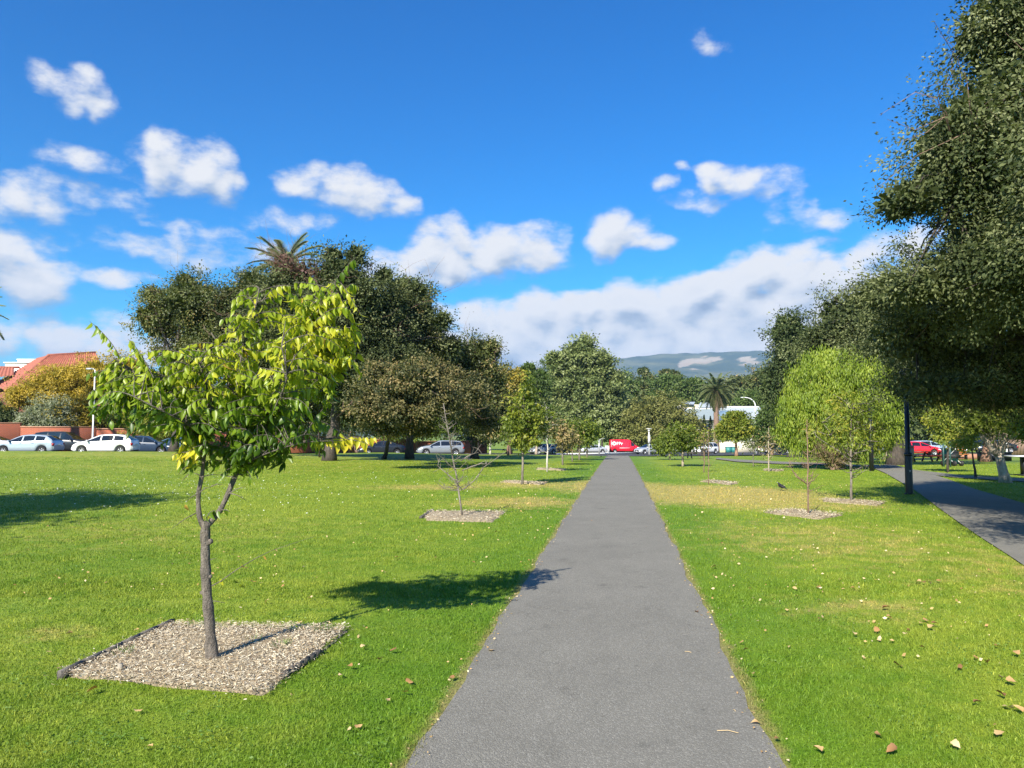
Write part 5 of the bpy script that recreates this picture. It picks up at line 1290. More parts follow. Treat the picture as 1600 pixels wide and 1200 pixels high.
# pale low wall and bins by the far footpath
b = G(1152, 146); root = thing('low_wall', 'pale rendered low wall beyond the road under the round yellow green tree', 'wall', b); m = MB()
a, c = G(1124, 146), G(1184, 146); L = np.linalg.norm((c - a)[:2]); z1 = P(1150, 690, 146)[2]
m.box(((a[0]+c[0])/2, (a[1]+c[1])/2, (z1 + b[2]) / 2 - .1), (L, .3, z1 - b[2] + .2), YAW); m.build('wall', M_CREAM, root, base=b)
m = MB(); m.box(((a[0]+c[0])/2, (a[1]+c[1])/2, z1 + .05), (L + .1, .4, .1), YAW); m.build('coping', M_WHITE, root, base=b)
M_TEAL = mat('teal_plastic', (.03, .20, .19), .5); M_BLK = mat('black_rubber', (.015, .015, .016), .7)
def wheelie(label, px, d):
    b = G(px, d); root = thing('wheelie_bin', label, 'bin', b, YAW, group='teal bins beyond the road'); m = MB()
    m.box((0, 0, .55), (.95, .75, 1.0), taper=1.12); m.build('body', M_TEAL, root); m = MB(); m.box((0, 0, 1.10), (1.12, .92, .1)); m.build('lid', M_TEAL, root)
    for s in (-1, 1):
        m = MB(); m.tube([(s * .44, .38, .1), (s * .50, .38, .1)], .1, 10); m.build('wheel', M_BLK, root)
wheelie('left of the two teal bins by the pale low wall', 1138, 143.5); wheelie('right of the two teal bins by the pale low wall', 1146, 143.5)

# ------------------------------------------------------------------ poles and lamps
M_GALV = mat('galvanised_steel', (.55, .56, .56), .4, metal=.4, var=.08); M_WPOLE = mat('white_pole', (.78, .78, .76), .45); M_BPOLE = mat('black_steel', (.012, .014, .016), .35, spec=.5, var=.1); M_LENS = mat('lamp_glass', (.7, .7, .66), .2)
M_GPOLE = mat('dark_green_steel', (.03, .08, .075), .4)
b = G(145, 58); top = P(144, 578, 58); H = top[2] - b[2]
root = thing('street_lamp', 'tall thin white lamp post standing behind the parked white hatchback', 'street lamp', b)
m = MB(); m.tube([(0,0,-.1), (0,0,.5), (0,0,H)], [.08, .062, .045], 12); m.build('pole', M_WPOLE, root, smooth=True)
m = MB(); m.tube([(0,0,H-.05), (-.12,0,H+.08), (-.28,0,H+.10)], [.035, .03, .028], 8); m.build('arm', M_GALV, root, smooth=True)
m = MB(); m.box((-.45, 0, H + .10), (.5, .24, .10), taper=.8); m.build('lamp_head', M_GALV, root); m = MB(); m.box((-.45, 0, H + .035), (.34, .18, .03)); m.build('lens', M_LENS, root)
# round head lamps by the path end
def head_lamp(label, px, d, ytop, pm, arms=1):
    b = G(px, d); H = P(px, ytop, d)[2] - b[2]; root = thing('park_lamp', label, 'lamp', b, YAW)
    m = MB(); m.tube([(0,0,-.1), (0,0,H)], [.10, .07], 10); m.build('pole', pm, root, smooth=True)
    if arms == 1:
        m = MB(); m.tube([(0,0,H), (0,0,H+.12), (0,0,H+.16)], [.12, .42, .40], 14); m.build('shade', M_WPOLE, root); m = MB(); m.tube([(0,0,H-.28), (0,0,H-.02)], [.13, .18], 10); m.build('lens', M_LENS, root)
        m = MB(); m.box((.0, -.13, H * .62), (.34, .05, 1.1)); m.build('sign_plate', M_WPOLE, root)
    else:
        for s in (-1, 1):
            m = MB(); m.tube([(0,0,H-.2), (s*.3,0,H), (s*.5,0,H+.05)], .04, 6); m.build('arm', pm, root); m = MB(); m.box((s*.62, 0, H+.08), (.42, .24, .14), taper=.7); m.build('lamp_head', M_GALV, root)
head_lamp('white lamp post with a round shade between the van and the bushy tree', 1014, 112, 671, M_WPOLE)
head_lamp('two headed grey lamp post left of the red van', 936, 112, 686, M_GALV, 2)
b = G(1181, 128); root = thing('street_lamp', 'curved arm street lamp over the road behind the round tree', 'street lamp', b, YAW); H = P(1181, 628, 128)[2] - b[2]
m = MB(); pts = [(0,0,-.1), (0,0,H*.5), (0,0,H-.6)] + [(-1.75 * (1 - math.cos(a)), 0, H - .6 + 1.35 * math.sin(a)) for a in np.linspace(.2, math.pi/2, 7)]
m.tube(pts, np.linspace(.11, .06, len(pts)), 10); m.build('pole', M_WPOLE, root, smooth=True); m = MB(); m.box((-2.1, 0, H + .75), (.7, .25, .14), taper=.8); m.build('lamp_head', M_GALV, root)
# black park lamp and its bin on the side path
bp = GP(1421, 771.5); d = dist(bp)
root = thing('park_lamp', 'black lamp post on the grass edge of the side path, nearest of the posts', 'lamp', bp); H = 3.0
m = MB(); m.tube([(0,0,-.1), (0,0,.02), (0,0,1.05), (0,0,1.12), (0,0,H)], [.098, .098, .09, .068, .052], 16); m.build('pole', M_BPOLE, root, smooth=True)
m = MB(); m.tube([(0,0,1.02), (0,0,1.10)], .102, 16); m.tube([(0,0,.0), (0,0,.03)], .13, 16); m.build('collar', M_BPOLE, root)
m = MB(); m.tube([(0,0,H), (0,0,H+.1), (0,0,H+.3), (0,0,H+.34)], [.06, .13, .16, .1], 14); m.build('lamp_head', M_BPOLE, root)
m = MB(); m.box((0, -.097, .62), (.03, .008, .05)); m.build('tag', M_GALV, root)
b = G(1416, 44); root = thing('litter_bin', 'black round park bin showing behind the nearest black lamp post', 'bin', b)
m = MB(); m.tube([(0,0,.0), (0,0,.25), (0,0,.95), (0,0,1.02)], [.26, .34, .38, .36], 18); m.build('body', M_BPOLE, root, smooth=True); m = MB(); m.tube([(0,0,1.03), (0,0,1.12), (0,0,1.16)], [.40, .36, .2], 18); m.build('lid', M_BPOLE, root)
b = GP(1362, 735.5); root = thing('bollard_post', 'short black post beside the side path under the weeping tree', 'post', b)
m = MB(); m.tube([(0,0,-.05), (0,0,2.9)], [.10, .09], 12); m.build('pole', M_BPOLE, root, smooth=True); m = MB(); m.tube([(0,0,.85), (0,0,.93)], .12, 12); m.tube([(0,0,1.3), (0,0,1.36)], .12, 12); m.build('collar', M_BPOLE, root)
b = G(1473, 40); root = thing('tree_guard', 'dark teal stake guard beside the sapling with the pale green upright crown', 'guard', b)
for s in (0, .32):
    m = MB(); m.tube([(s, 0, -.05), (s, 0, 1.35)], .04, 8); m.build('stake', M_GPOLE, root)
# pole and timber fence at the far right
b = G(1572, 66); root = thing('white_post', 'thin white post in front of the brown fence at the right edge', 'post', b); m = MB(); H = P(1572, 690, 66)[2] - b[2]; m.tube([(0,0,-.05), (0,0,H)], .06, 10); m.build('pole', M_WPOLE, root, smooth=True); m = MB(); m.tube([(0,0,H), (0,0,H+.05)], [.08,.05], 10); m.build('cap', M_WPOLE, root)
M_FENCE = mat('brown_paling', (.30, .20, .14), .85, var=.35, vscale=2); a = G(1572, 97); c = G(1640, 91); L = np.linalg.norm((c - a)[:2]); rz = math.atan2(c[1]-a[1], c[0]-a[0])
root = thing('paling_fence', 'brown timber paling fence at the right edge beyond the lawn', 'fence', a, rz); n = int(L / .22); pr = None
for i in range(n):
    if pr is None: m = MB(); m.box((0, 0, .9), (.2, .03, 1.95)); pr = m.build('paling', M_FENCE, root); o = pr
    else: o = bpy.data.objects.new('paling', pr.data); COL.objects.link(o); o.parent = root
    o.location = (i * .22 + .1, rng.normal(0, .008), rng.normal(0, .015)); o.rotation_euler = (0, rng.normal(0, .006), 0)
for z in (.4, 1.4):
    m = MB(); m.box((L / 2, .045, z), (L, .05, .08)); m.build('rail', M_FENCE, root)
# white low rail by the path end
a, c = G(870, 110), G(996, 118); L = np.linalg.norm((c - a)[:2]); rz = math.atan2(c[1]-a[1], c[0]-a[0]); b = a.copy(); z_ = P(930, 709.0, 112)[2]
root = thing('white_rail', 'long low white rail across the end of the path below the red van', 'rail', b, rz); m = MB(); m.box((L/2, 0, z_ - b[2]), (L, .12, .2)); m.build('rail', M_WPOLE, root)
for i in range(9): m = MB(); m.box((L * (i + .5) / 9, .02, (z_ - b[2] - .1) / 2), (.12, .1, z_ - b[2] - .08)); m.build('post', M_WPOLE, root)
b = G(948.5, 141); root = thing('white_cabinet', 'white box standing behind the tail of the red van', 'cabinet', b, YAW); m = MB(); m.box((0, 0, .7), (.75, .6, 1.4), taper=.96); m.build('body', M_WPOLE, root); m = MB(); m.box((0,0,1.43),(.85,.7,.06)); m.build('lid', M_WPOLE, root)
# guard rail on the road at right
a, c = G(1268, 86), G(1286, 86); L = np.linalg.norm((c - a)[:2]); root = thing('bench', 'pale slatted bench at the road edge left of the weeping tree', 'bench', (a + c) / 2, YAW)
for z, y in ((.42, .0), (.42, .18), (.62, -.1), (.82, -.14)): m = MB(); m.box((0, y, z), (L, .12, .05)); m.build('slat', M_GALV, root)
for s in (-1, 1): m = MB(); m.box((s * L * .42, 0, .2), (.08, .4, .42)); m.build('leg', M_BPOLE, root)
# ------------------------------------------------------------------ vehicles
M_TYRE = mat('tyre_rubber', (.018, .018, .019), .85, var=.1); M_RIM = mat('alloy_rim', (.62, .63, .65), .3, metal=.7, var=.05)
M_CGLASS = mat('car_glass', (.012, .015, .018), .04, spec=1.0, var=.01); M_LAMP = mat('headlamp', (.75, .78, .80), .1, spec=.8); M_TAIL = mat('tail_lamp', (.35, .01, .01), .2); M_PLATE = mat('number_plate', (.75, .75, .70), .4); M_UNDER = mat('underbody', (.012, .012, .012), .9)
def paint(name, c, metal=.0): return mat(name, c, .28, metal=metal, spec=.6, var=.02, vscale=2, coat=.6)
P_SILV = paint('silver_blue_paint', (.42, .50, .58), .35); P_WHITE = paint('white_car_paint', (.80, .81, .82)); P_BLACK = paint('black_car_paint', (.018, .022, .028)); P_NAVY = paint('navy_paint', (.025, .045, .085)); P_TEAL = paint('teal_car_paint', (.07, .14, .18)); P_GREY = paint('grey_car_paint', (.30, .33, .36), .3); P_RED = paint('red_car_paint', (.62, .012, .03)); P_SILV2 = paint('silver_paint', (.55, .57, .60), .4); P_LBLUE = paint('pale_blue_paint', (.40, .50, .58), .3)
TYPES = {
 'hatch': dict(L=4.35, W=1.78, zt=[(0,.70),(.015,.95),(.05,1.15),(.13,1.38),(.25,1.45),(.42,1.48),(.55,1.43),(.66,1.22),(.75,1.0),(.80,.96),(.90,.86),(.97,.70),(1,.45)], zb=[(0,.68),(.03,.93),(.1,1.0),(.3,.98),(.6,.93),(.76,.90),(.9,.82),(.97,.66),(1,.43)], gl=[(.14,.30),(.32,.50),(.52,.72)], ws=(.55,.74), rw=(.03,.14), wx=(.19,.81), rw_=.31),
 'sedan': dict(L=4.7, W=1.8, zt=[(0,.60),(.01,.88),(.06,1.0),(.14,1.05),(.22,1.22),(.32,1.40),(.45,1.45),(.56,1.42),(.66,1.2),(.75,.99),(.82,.94),(.92,.83),(.98,.68),(1,.45)], zb=[(0,.58),(.03,.86),(.14,.96),(.3,.95),(.6,.92),(.76,.88),(.9,.8),(.98,.64),(1,.43)], gl=[(.22,.33),(.35,.50),(.52,.72)], ws=(.56,.75), rw=(.14,.31), wx=(.19,.80), rw_=.31),
 'suv': dict(L=4.75, W=1.88, zt=[(0,.80),(.01,1.1),(.03,1.45),(.07,1.70),(.2,1.78),(.45,1.78),(.56,1.72),(.66,1.42),(.72,1.17),(.80,1.12),(.92,1.03),(.98,.85),(1,.55)], zb=[(0,.78),(.03,1.08),(.1,1.12),(.5,1.08),(.72,1.04),(.9,.95),(.98,.8),(1,.53)], gl=[(.07,.27),(.29,.48),(.50,.70)], ws=(.56,.72), rw=(.02,.07), wx=(.18,.82), rw_=.37),
 'wagon': dict(L=4.75, W=1.82, zt=[(0,.72),(.01,.98),(.03,1.2),(.08,1.42),(.2,1.5),(.45,1.52),(.56,1.47),(.66,1.24),(.75,1.02),(.82,.97),(.92,.86),(.98,.70),(1,.45)], zb=[(0,.70),(.03,.95),(.1,1.0),(.5,.96),(.74,.92),(.9,.83),(.98,.66),(1,.43)], gl=[(.07,.27),(.29,.50),(.52,.72)], ws=(.56,.75), rw=(.02,.08), wx=(.19,.81), rw_=.32),
 'van': dict(L=5.55, W=2.05, zt=[(0,1.0),(.005,2.28),(.03,2.46),(.3,2.50),(.62,2.48),(.68,2.36),(.76,1.95),(.84,1.50),(.86,1.42),(.95,1.18),(.99,.95),(1,.55)], zb=[(0,.98),(.02,1.25),(.5,1.25),(.8,1.22),(.88,1.15),(.95,1.05),(.99,.85),(1,.53)], gl=[(.70,.82)], ws=(.66,.84), rw=(2,2), wx=(.16,.84), rw_=.34)}
def car_meshes(kind):
    c = TYPES[kind]; L, W = c['L'], c['W']; rw = c['rw_']
    xs = set(np.linspace(0, 1, 41))
    for g in c['gl']: xs |= set(g)
    for q in (c['ws'], c['rw']): xs |= {v for v in q if v <= 1}
    for wx in c['wx']: xs |= {wx + s * (rw + .06) / L * k for s in (-1, 1) for k in (0, .3, .6, .85, .97, 1.0)}
    xs = np.array(sorted(x for x in xs if 0 <= x <= 1)); xs = xs[np.concatenate([[True], np.diff(xs) > .002])]
    rows = []
    for x in xs:
        zt = np.interp(x, *zip(*c['zt'])); zb = min(np.interp(x, *zip(*c['zb'])), zt - .01)
        w = W / 2 * np.interp(x, [0, .03, .15, .3, .75, .9, .97, 1], [.82, .93, .99, 1, 1, .95, .84, .68])
        zo = .24 + (.06 if kind in ('suv', 'van') else 0) + .1 * max(0, x - .95) / .05 + .1 * max(0, .05 - x) / .05
        for wx in c['wx']:
            dx = (x - wx) * L
            if abs(dx) < rw + .06: zo = max(zo, rw + math.sqrt(max(0, (rw + .06) ** 2 - dx * dx)) * .98)
        cab = max(0, zt - zb); tm = .10 if kind == 'van' else .30
        yt = w * (1 - tm * min(1, cab / .5)) if cab > .08 else w * .94
        zg0 = zb + min(.03, cab * .2); zg1 = zt - min(.09, cab * .3)
        X_ = (x - .5) * L
        rows.append([(X_, 0, zo), (X_, w * .90, zo), (X_, w * .985, zo + (zb - zo) * .18), (X_, w, zo + (zb - zo) * .5), (X_, w * .992, zo + (zb - zo) * .78), (X_, w * .97, zb), (X_, w * .955 if cab > .08 else w * .955, zg0), (X_, yt, zg1), (X_, yt * .93, zt - min(.025, cab * .1)), (X_, yt * .6, zt + .004), (X_, 0, zt + .012)])
    A = np.array(rows); n, k = A.shape[:2]; body = []; side = []; wind = []; rear = []
    def ing(x0, x1, iv): return x0 >= iv[0] - 1e-6 and x1 <= iv[1] + 1e-6
    for i in range(n - 1):
        for j in range(k - 1):
            f = (i, j); x0, x1 = xs[i], xs[i+1]
            if j == 6 and any(ing(x0, x1, g) for g in c['gl']): side.append(f)
            elif j >= 8 and ing(x0, x1, c['ws']): wind.append(f)
            elif j >= 8 and ing(x0, x1, c['rw']): rear.append(f)
            else: body.append(f)
    def build(fs, out=0):
        V = []; F = []; idx = {}
        for s in (1, -1):
            for (i, j) in fs:
                q = [(i, j), (i+1, j), (i+1, j+1), (i, j+1)]
                ids = []
                for a in q:
                    key = (a, s if a[1] not in (0, k-1) else 0)
                    if key not in idx: idx[key] = len(V); p = A[a] * np.array([1, s, 1]); V.append(p)
                    ids.append(idx[key])
                F.append(ids if s == 1 else ids[::-1])
        return np.array(V), np.array(F)
    parts = {'body': build(body)}
    # end caps are closed by first and last rows
    V, F = parts['body']; V = list(V); F = list(F)
    for i, fl in ((0, 1), (n-1, 0)):
        ring = [A[i, j] for j in range(k)] + [A[i, j] * np.array([1, -1, 1]) for j in range(k-2, 0, -1)]
        b0 = len(V); V += ring; m = len(ring)
        for j in range(1, k - 1):
            q = [b0 + j, b0 + j + 1, b0 + (m - j - 1) % m, b0 + (m - j) % m]
            F.append(q if fl else q[::-1])
        q = [b0, b0+1, b0+m-1, b0+m-1]
    parts['body'] = (np.array(V), np.array(F))
    if side: 
        V, F = build(side); parts['side'] = (V, F)
    if wind: parts['wind'] = build(wind)
    if rear: parts['rear'] = build(rear)
    return c, parts
CACHE = {}
def wheel_mesh(rw):
    ty = MB(); prof = [(rw*.62, -.10), (rw*.93, -.11), (rw, -.07), (rw, .07), (rw*.93, .11), (rw*.62, .10)]; k = 22; V = []
    for i in range(k):
        a = 2*math.pi*i/k; V += [(r_*math.cos(a), y, r_*math.sin(a)) for r_, y in prof]
    F = [[i*6+j, ((i+1) % k)*6+j, ((i+1) % k)*6+(j+1) % 6, i*6+(j+1) % 6] for i in range(k) for j in range(6)]; ty.add(V, F)
    ri = MB(); R0 = rw * .62; V = [(0, .0, 0)]
    ri.tube([(0, -.04, 0), (0, .07, 0)], [R0 * .22, R0 * .2], 10)
    V = []; 
    for i in range(k):
        a = 2*math.pi*i/k; V += [(R0*math.cos(a), .10, R0*math.sin(a)), (R0*.88*math.cos(a), .095, R0*.88*math.sin(a)), (R0*.88*math.cos(a), .0, R0*.88*math.sin(a))]
    ri.add(V, [[i*3+j, ((i+1) % k)*3+j, ((i+1) % k)*3+j+1, i*3+j+1] for i in range(k) for j in (0, 1)])
    for i in range(5):
        a = 2*math.pi*i/5; u = np.array([math.cos(a), 0, math.sin(a)]); v = np.array([-math.sin(a), 0, math.cos(a)])
        p = [u*R0*.15 - v*R0*.16, u*R0*.15 + v*R0*.16, u*R0*.92 + v*R0*.11, u*R0*.92 - v*R0*.11]; q = [x + np.array([0, .085, 0]) for x in p]; q2 = [x + np.array([0, .03, 0]) for x in p]
        ri.add(q + q2, [[0,1,2,3],[4,7,6,5],[0,4,5,1],[1,5,6,2],[2,6,7,3],[3,7,4,0]])
    return ty, ri
def car(name, kind, pm, label, px, d, heading, loc=None, cat='car', group='cars parked along the street', dz=0):
    "heading: world angle of the car's front"
    key = (kind, pm.name)
    b = G(px, d) if loc is None else loc; b = np.array(b, float); b[2] += dz + float(lift(d)) + .02
    if key in CACHE: return copy_tree(CACHE[key], b, heading, label, group)
    root = thing(name, label, cat, b, heading, group=group); CACHE[key] = root
    c, parts = car_meshes(kind); L, W, rw = c['L'], c['W'], c['rw_']
    body = obj('body', *parts['body'], mat=pm, parent=root, smooth=True); body.data.polygons.foreach_set('use_smooth', np.ones(len(body.data.polygons), bool))
    for s, nm in (('wind', 'windscreen'), ('rear', 'rear_window')):
        if s in parts: obj(nm, *parts[s], mat=M_CGLASS, parent=root, smooth=True)
    if 'side' in parts:
        V, F = parts['side']; nf = len(F) // 2
        # split into panes: connected runs by x gap, per side
        cx = V[F].mean(1)
        for s in (1, -1):
            for g in c['gl']:
                x0, x1 = (g[0]-.5)*L, (g[1]-.5)*L; sel = (np.sign(cx[:, 1]) == s) & (cx[:, 0] > x0) & (cx[:, 0] < x1); ff = F[sel]
                if not len(ff): continue
                u, inv = np.unique(ff, return_inverse=True); obj('window', V[u], inv.reshape(ff.shape), mat=M_CGLASS, parent=root, smooth=True)
    ty, ri = wheel_mesh(rw); tm = rm = None
    for wx in c['wx']:
        for s in (1, -1):
            loc_ = ((wx - .5) * L, s * (W/2 - .13), rw)
            if tm is None: t = ty.build('wheel', M_TYRE, root, smooth=True); r_ = ri.build('rim', M_RIM, t); tm, rm = t.data, r_.data
            else:
                t = bpy.data.objects.new('wheel', tm); COL.objects.link(t); t.parent = root; r_ = bpy.data.objects.new('rim', rm); COL.objects.link(r_); r_.parent = t
            t.location = loc_; t.rotation_euler = (0, rng.uniform(0, 1), 0 if s == 1 else math.pi)
    m = MB(); m.box((0, 0, .28 + .04), (L * .96, W * .74, .16)); 
    for wx in c['wx']: m.box(((wx-.5)*L, 0, .45), (rw*2.2, W*.6, .45))
    m.build('underbody', M_UNDER, root)
    zf = np.interp(.955, *zip(*c['zb'])); zr = np.interp(.02, *zip(*c['zb']))
    hw = W/2*np.interp(.965, [.9, .97, 1], [.95, .84, .68]); 
    for s in (1, -1):
        m = MB(); m.tube([((.90-.5)*L, s*W*.462, zf-.02), ((.955-.5)*L, s*hw*.93, zf-.09), ((.985-.5)*L, s*hw*.70, zf-.14)], [.03, .085, .05], 8); m.build('headlight', M_LAMP, root, smooth=True)
        m = MB(); m.box(((.022-.5)*L, s*W*.40, zr-.1), (.16, .22, .18 if kind != 'van' else .5)); m.build('tail_light', M_TAIL, root)
        xm = c['ws'][1] - .03; m = MB(); m.box(((xm-.5)*L, s*(W/2+.09), np.interp(xm, *zip(*c['zb']))+.08), (.12, .2, .14), taper=.8); m.build('mirror', pm, root)
        for g in c['gl'][-2:]: m = MB(); m.box(((g[0]-.5+.02)*L, s*(W/2+.004), np.interp(g[0], *zip(*c['zb']))-.12), (.18, .03, .03)); m.build('door_handle', pm, root)
    m = MB(); m.box((L*.5-.04, 0, .50), (.1, W*.5, .16)); m.box((L*.5-.012, 0, .62), (.05, W*.34, .06)); m.build('grille', M_UNDER, root)
    m = MB(); m.box((L*.5+.022, 0, .46), (.012, .38, .11)); m.build('number_plate', M_PLATE, root); m = MB(); m.box((-L*.5-.012, 0, .72), (.02, .38, .11)); m.build('number_plate', M_PLATE, root)
    return root
LEFT = YAW + math.pi; RIGHT = YAW      # side-on headings
car('parked_car', 'hatch', P_SILV, 'silver blue hatchback parked at the far left behind the lawn edge', 46, 57, LEFT + .06)
car('parked_car', 'suv', P_BLACK, 'black four wheel drive parked between the silver blue and the white hatchback', 103, 62, RIGHT + .05)
car('parked_car', 'hatch', P_WHITE, 'white hatchback parked in front of the white lamp post', 166, 57, LEFT + .10)
car('parked_car', 'wagon', P_NAVY, 'dark navy car parked just right of the white hatchback', 228, 62, RIGHT + .12, dz=-.05)
car('parked_car', 'sedan', P_TEAL, 'dark teal blue car half hidden by the nearest tree and a dark trunk', 283, 65, RIGHT + .15, dz=-.1)
car('parked_car', 'sedan', P_BLACK, 'black sedan in the shade of the red brick wall behind the yellow leaf branch', 597, 78, LEFT + .25)
car('parked_car', 'wagon', P_GREY, 'silver grey wagon parked against the red wall behind the bare sapling', 688, 78, LEFT + .2)
car('parked_car', 'sedan', P_WHITE, 'car nose peeking from the left edge of the photo', -22, 62, LEFT + .06)
car('parked_car', 'hatch', P_GREY, 'silver people carrier angled in the shade left of the path end', 848, 112, LEFT + .6)
car('parked_car', 'wagon', P_BLACK, 'black wagon close behind the silver people carrier', 870, 116, LEFT + .5)
car('parked_car', 'sedan', P_SILV2, 'low silver sedan behind the white rail left of the red van', 927, 134, LEFT + .1)
car('parked_car', 'wagon', P_SILV2, 'silver car with blue windscreen angled in front of the red van bonnet', 1013, 118, LEFT + .55)
car('parked_car', 'suv', P_WHITE, 'white four wheel drive parked right of the bushy green tree', 1101, 119, LEFT + .65)
car('parked_car', 'sedan', P_BLACK, 'black sedan parked by the road in front of the dark green bushy tree', 1213, 122, LEFT + .5)
car('parked_car', 'hatch', P_WHITE, 'white hatchback far up the road, in the gap left of the weeping tree', 1236, 176, LEFT + .9)
car('parked_car', 'suv', P_WHITE, 'white car far up the road nearest to the weeping tree', 1247, 168, LEFT + 1.0)
car('parked_car', 'suv', P_WHITE, 'white car half hidden by the weeping tree at the road', 1274, 130, LEFT + .9)
car('parked_car', 'suv', P_WHITE, 'white car seen under the right side of the weeping tree', 1372, 88, LEFT + .3, dz=.3)
car('parked_car', 'hatch', P_RED, 'red hatchback parked right of the black lamp post', 1433, 82, RIGHT - .15, dz=.1)
car('parked_car', 'wagon', P_LBLUE, 'pale silver wagon parked behind the red hatchback', 1449, 92, RIGHT - .1, dz=.1)
car('parked_car', 'suv', P_BLACK, 'black four wheel drive in the shade behind the crooked sapling', 1520, 92, LEFT, dz=.2)
car('parked_car', 'sedan', P_BLACK, 'black sedan behind the leaning reddish trunk', 1552, 90, LEFT, dz=.25)
van = car('delivery_van', 'van', P_RED, 'bright red delivery van with white lettering at the end of the path', 975, 143, RIGHT + .05, cat='van', group=None)
# lettering on the van's near side
def lettering(body, size, x, z, y, m, parent, name='lettering'):
    cu = bpy.data.curves.new(name, 'FONT'); cu.body = body; cu.size = size; cu.extrude = .008; cu.offset = .028; cu.align_x = 'LEFT'
    tmp = bpy.data.objects.new('t', cu); COL.objects.link(tmp); bpy.context.view_layer.update()
    me = bpy.data.meshes.new_from_object(tmp.evaluated_get(bpy.context.evaluated_depsgraph_get())); bpy.data.objects.remove(tmp)
    o = bpy.data.objects.new(name, me); COL.objects.link(o); me.materials.clear(); me.materials.append(m); o.parent = parent
    o.rotation_euler = (math.pi/2, 0, 0); o.location = (x, y, z); return o
M_WTXT = mat('white_vinyl', (.85, .85, .85), .4, var=.01)
m = MB(); k = 20; V = []
for i in range(k):
    a = 2*math.pi*i/k; V += [(math.cos(a)*.36, 0, math.sin(a)*.36), (math.cos(a)*.15, 0, math.sin(a)*.15)]
m.add(V, [[2*i, 2*((i+1) % k), 2*((i+1) % k)+1, 2*i+1] for i in range(k)]); o = m.build('round_emblem', M_WTXT, van); o.location = (-2.05, -1.045, 1.75); o['label'] = 'white ring emblem'
lettering('RBr', .74, -1.62, 1.50, -1.05, M_WTXT, van)
m = MB(); m.box((-.1, -1.04, .92), (1.9, .02, .07)); m.build('side_stripe', M_WTXT, van)
m = MB(); m.box((-.85, -1.035, 1.5), (.035, .02, 1.7)); m.box((.78, -1.035, 1.25), (.03, .02, 1.4)); m.build('door_seam', M_UNDER, van)

# ------------------------------------------------------------------ picnic furniture
def picnic(label, px, d, m1, m2, w=1.8, rz=0.0, group='picnic tables on the lawn'):
    b = G(px, d); root = thing('picnic_table', label, 'picnic table', b, YAW + rz, group=group)
    for i in range(5): m = MB(); m.box((0, -.32 + .16 * i, .74), (w, .145, .045)); m.build('plank', m1, root)
    for s in (-1, 1):
        m = MB(); m.box((0, s * .68, .44), (w, .26, .045)); m.build('bench_seat', m1, root)
    for s in (-1, 1):
        m = MB(); m.prism([(-.78, 0), (-.66, 0), (-.2, .72), (-.32, .72)], s*w*.36-.04, s*w*.36+.04, axis=0); m.prism([(.78, 0), (.66, 0), (.2, .72), (.32, .72)], s*w*.36-.04+.001, s*w*.36+.039, axis=0); m.box((s*w*.36, 0, .38), (.06, 1.5, .08)); m.build('frame', m2, root)
M_DWOOD = mat('weathered_timber', (.13, .11, .09), .8, var=.3); M_RWOOD = mat('red_painted_timber', (.45, .07, .04), .6, var=.2)
picnic('weathered grey picnic table on the grass before the white four wheel drive', 1090, 60, M_DWOOD, M_BPOLE)
picnic('red picnic table on the lawn right of the red hatchback', 1459, 56, M_RWOOD, M_BPOLE, 1.5)
picnic('dark picnic table half behind the black lamp post', 1434, 58, M_DWOOD, M_BPOLE, 1.8)
b = G(1603, 30); root = thing('park_table', 'grey topped table with a black pedestal cut by the right edge', 'table', b, YAW); m = MB(); m.box((0, 0, .76), (1.5, .8, .05)); m.build('table_top', M_GALV, root); m = MB(); m.box((-.1, 0, .37), (.22, .22, .74)); m.box((-.1, 0, .03), (.5, .5, .05)); m.build('pedestal', M_BPOLE, root)
b = G(1483, 46); root = thing('barbecue', 'teal park barbecue cabinet beyond the side path', 'barbecue', b, YAW - .3); m = MB(); m.box((0, 0, .45), (.75, .6, .9)); m.build('cabinet', M_TEAL, root); m = MB(); m.box((0, 0, .93), (.9, .72, .06)); m.build('hotplate', M_GALV, root); m = MB(); m.box((.02, -.305, .45), (.5, .02, .6)); m.build('door', M_TEAL, root); m = MB(); m.box((.38, .25, 1.1), (.04, .04, .4)); m.build('tap_post', M_GALV, root)
def pram(label, px, d):
    b = G(px, d); root = thing('pram', label, 'pram', b, YAW + .4); k = 10
    m = MB(); a = np.linspace(0, math.pi*.55, 7); V = []; 
    for t in a:
        for s in (-1, 1): V.append((s*.24, -.3*math.cos(t)*.9 + .05, .62 + .34*math.sin(t)))
    m.add(V, [[2*i, 2*i+1, 2*i+3, 2*i+2] for i in range(6)]); m.build('hood', M_BLK, root)
    m = MB(); m.box((0, .08, .52), (.46, .7, .2), taper=1.1); m.build('seat', M_BLK, root)
    m = MB(); m.tube([(-.24, -.4, .95), (-.24, .3, .3), (-.24, .38, .16)], .018, 6); m.tube([(.24, -.4, .95), (.24, .3, .3), (.24, .38, .16)], .018, 6); m.tube([(-.24, -.4, .95), (.24, -.4, .95)], .02, 6); m.tube([(-.24, .1, .45), (-.24, -.3, .16)], .018, 6); m.tube([(.24, .1, .45), (.24, -.3, .16)], .018, 6); m.build('frame', M_GALV, root)
    for x in (-.26, .26):
        for y in (-.3, .38): m = MB(); m.tube([(x-.02, y, .15), (x+.02, y, .15)], .15, 12); m.build('wheel', M_BLK, root)
pram('black pram standing in front of the teal barbecue', 1487, 41.5)
M_ORANGE = mat('orange_plastic', (.62, .20, .04), .6); M_BRKP = mat('brick_paving', (.38, .19, .12), .85)
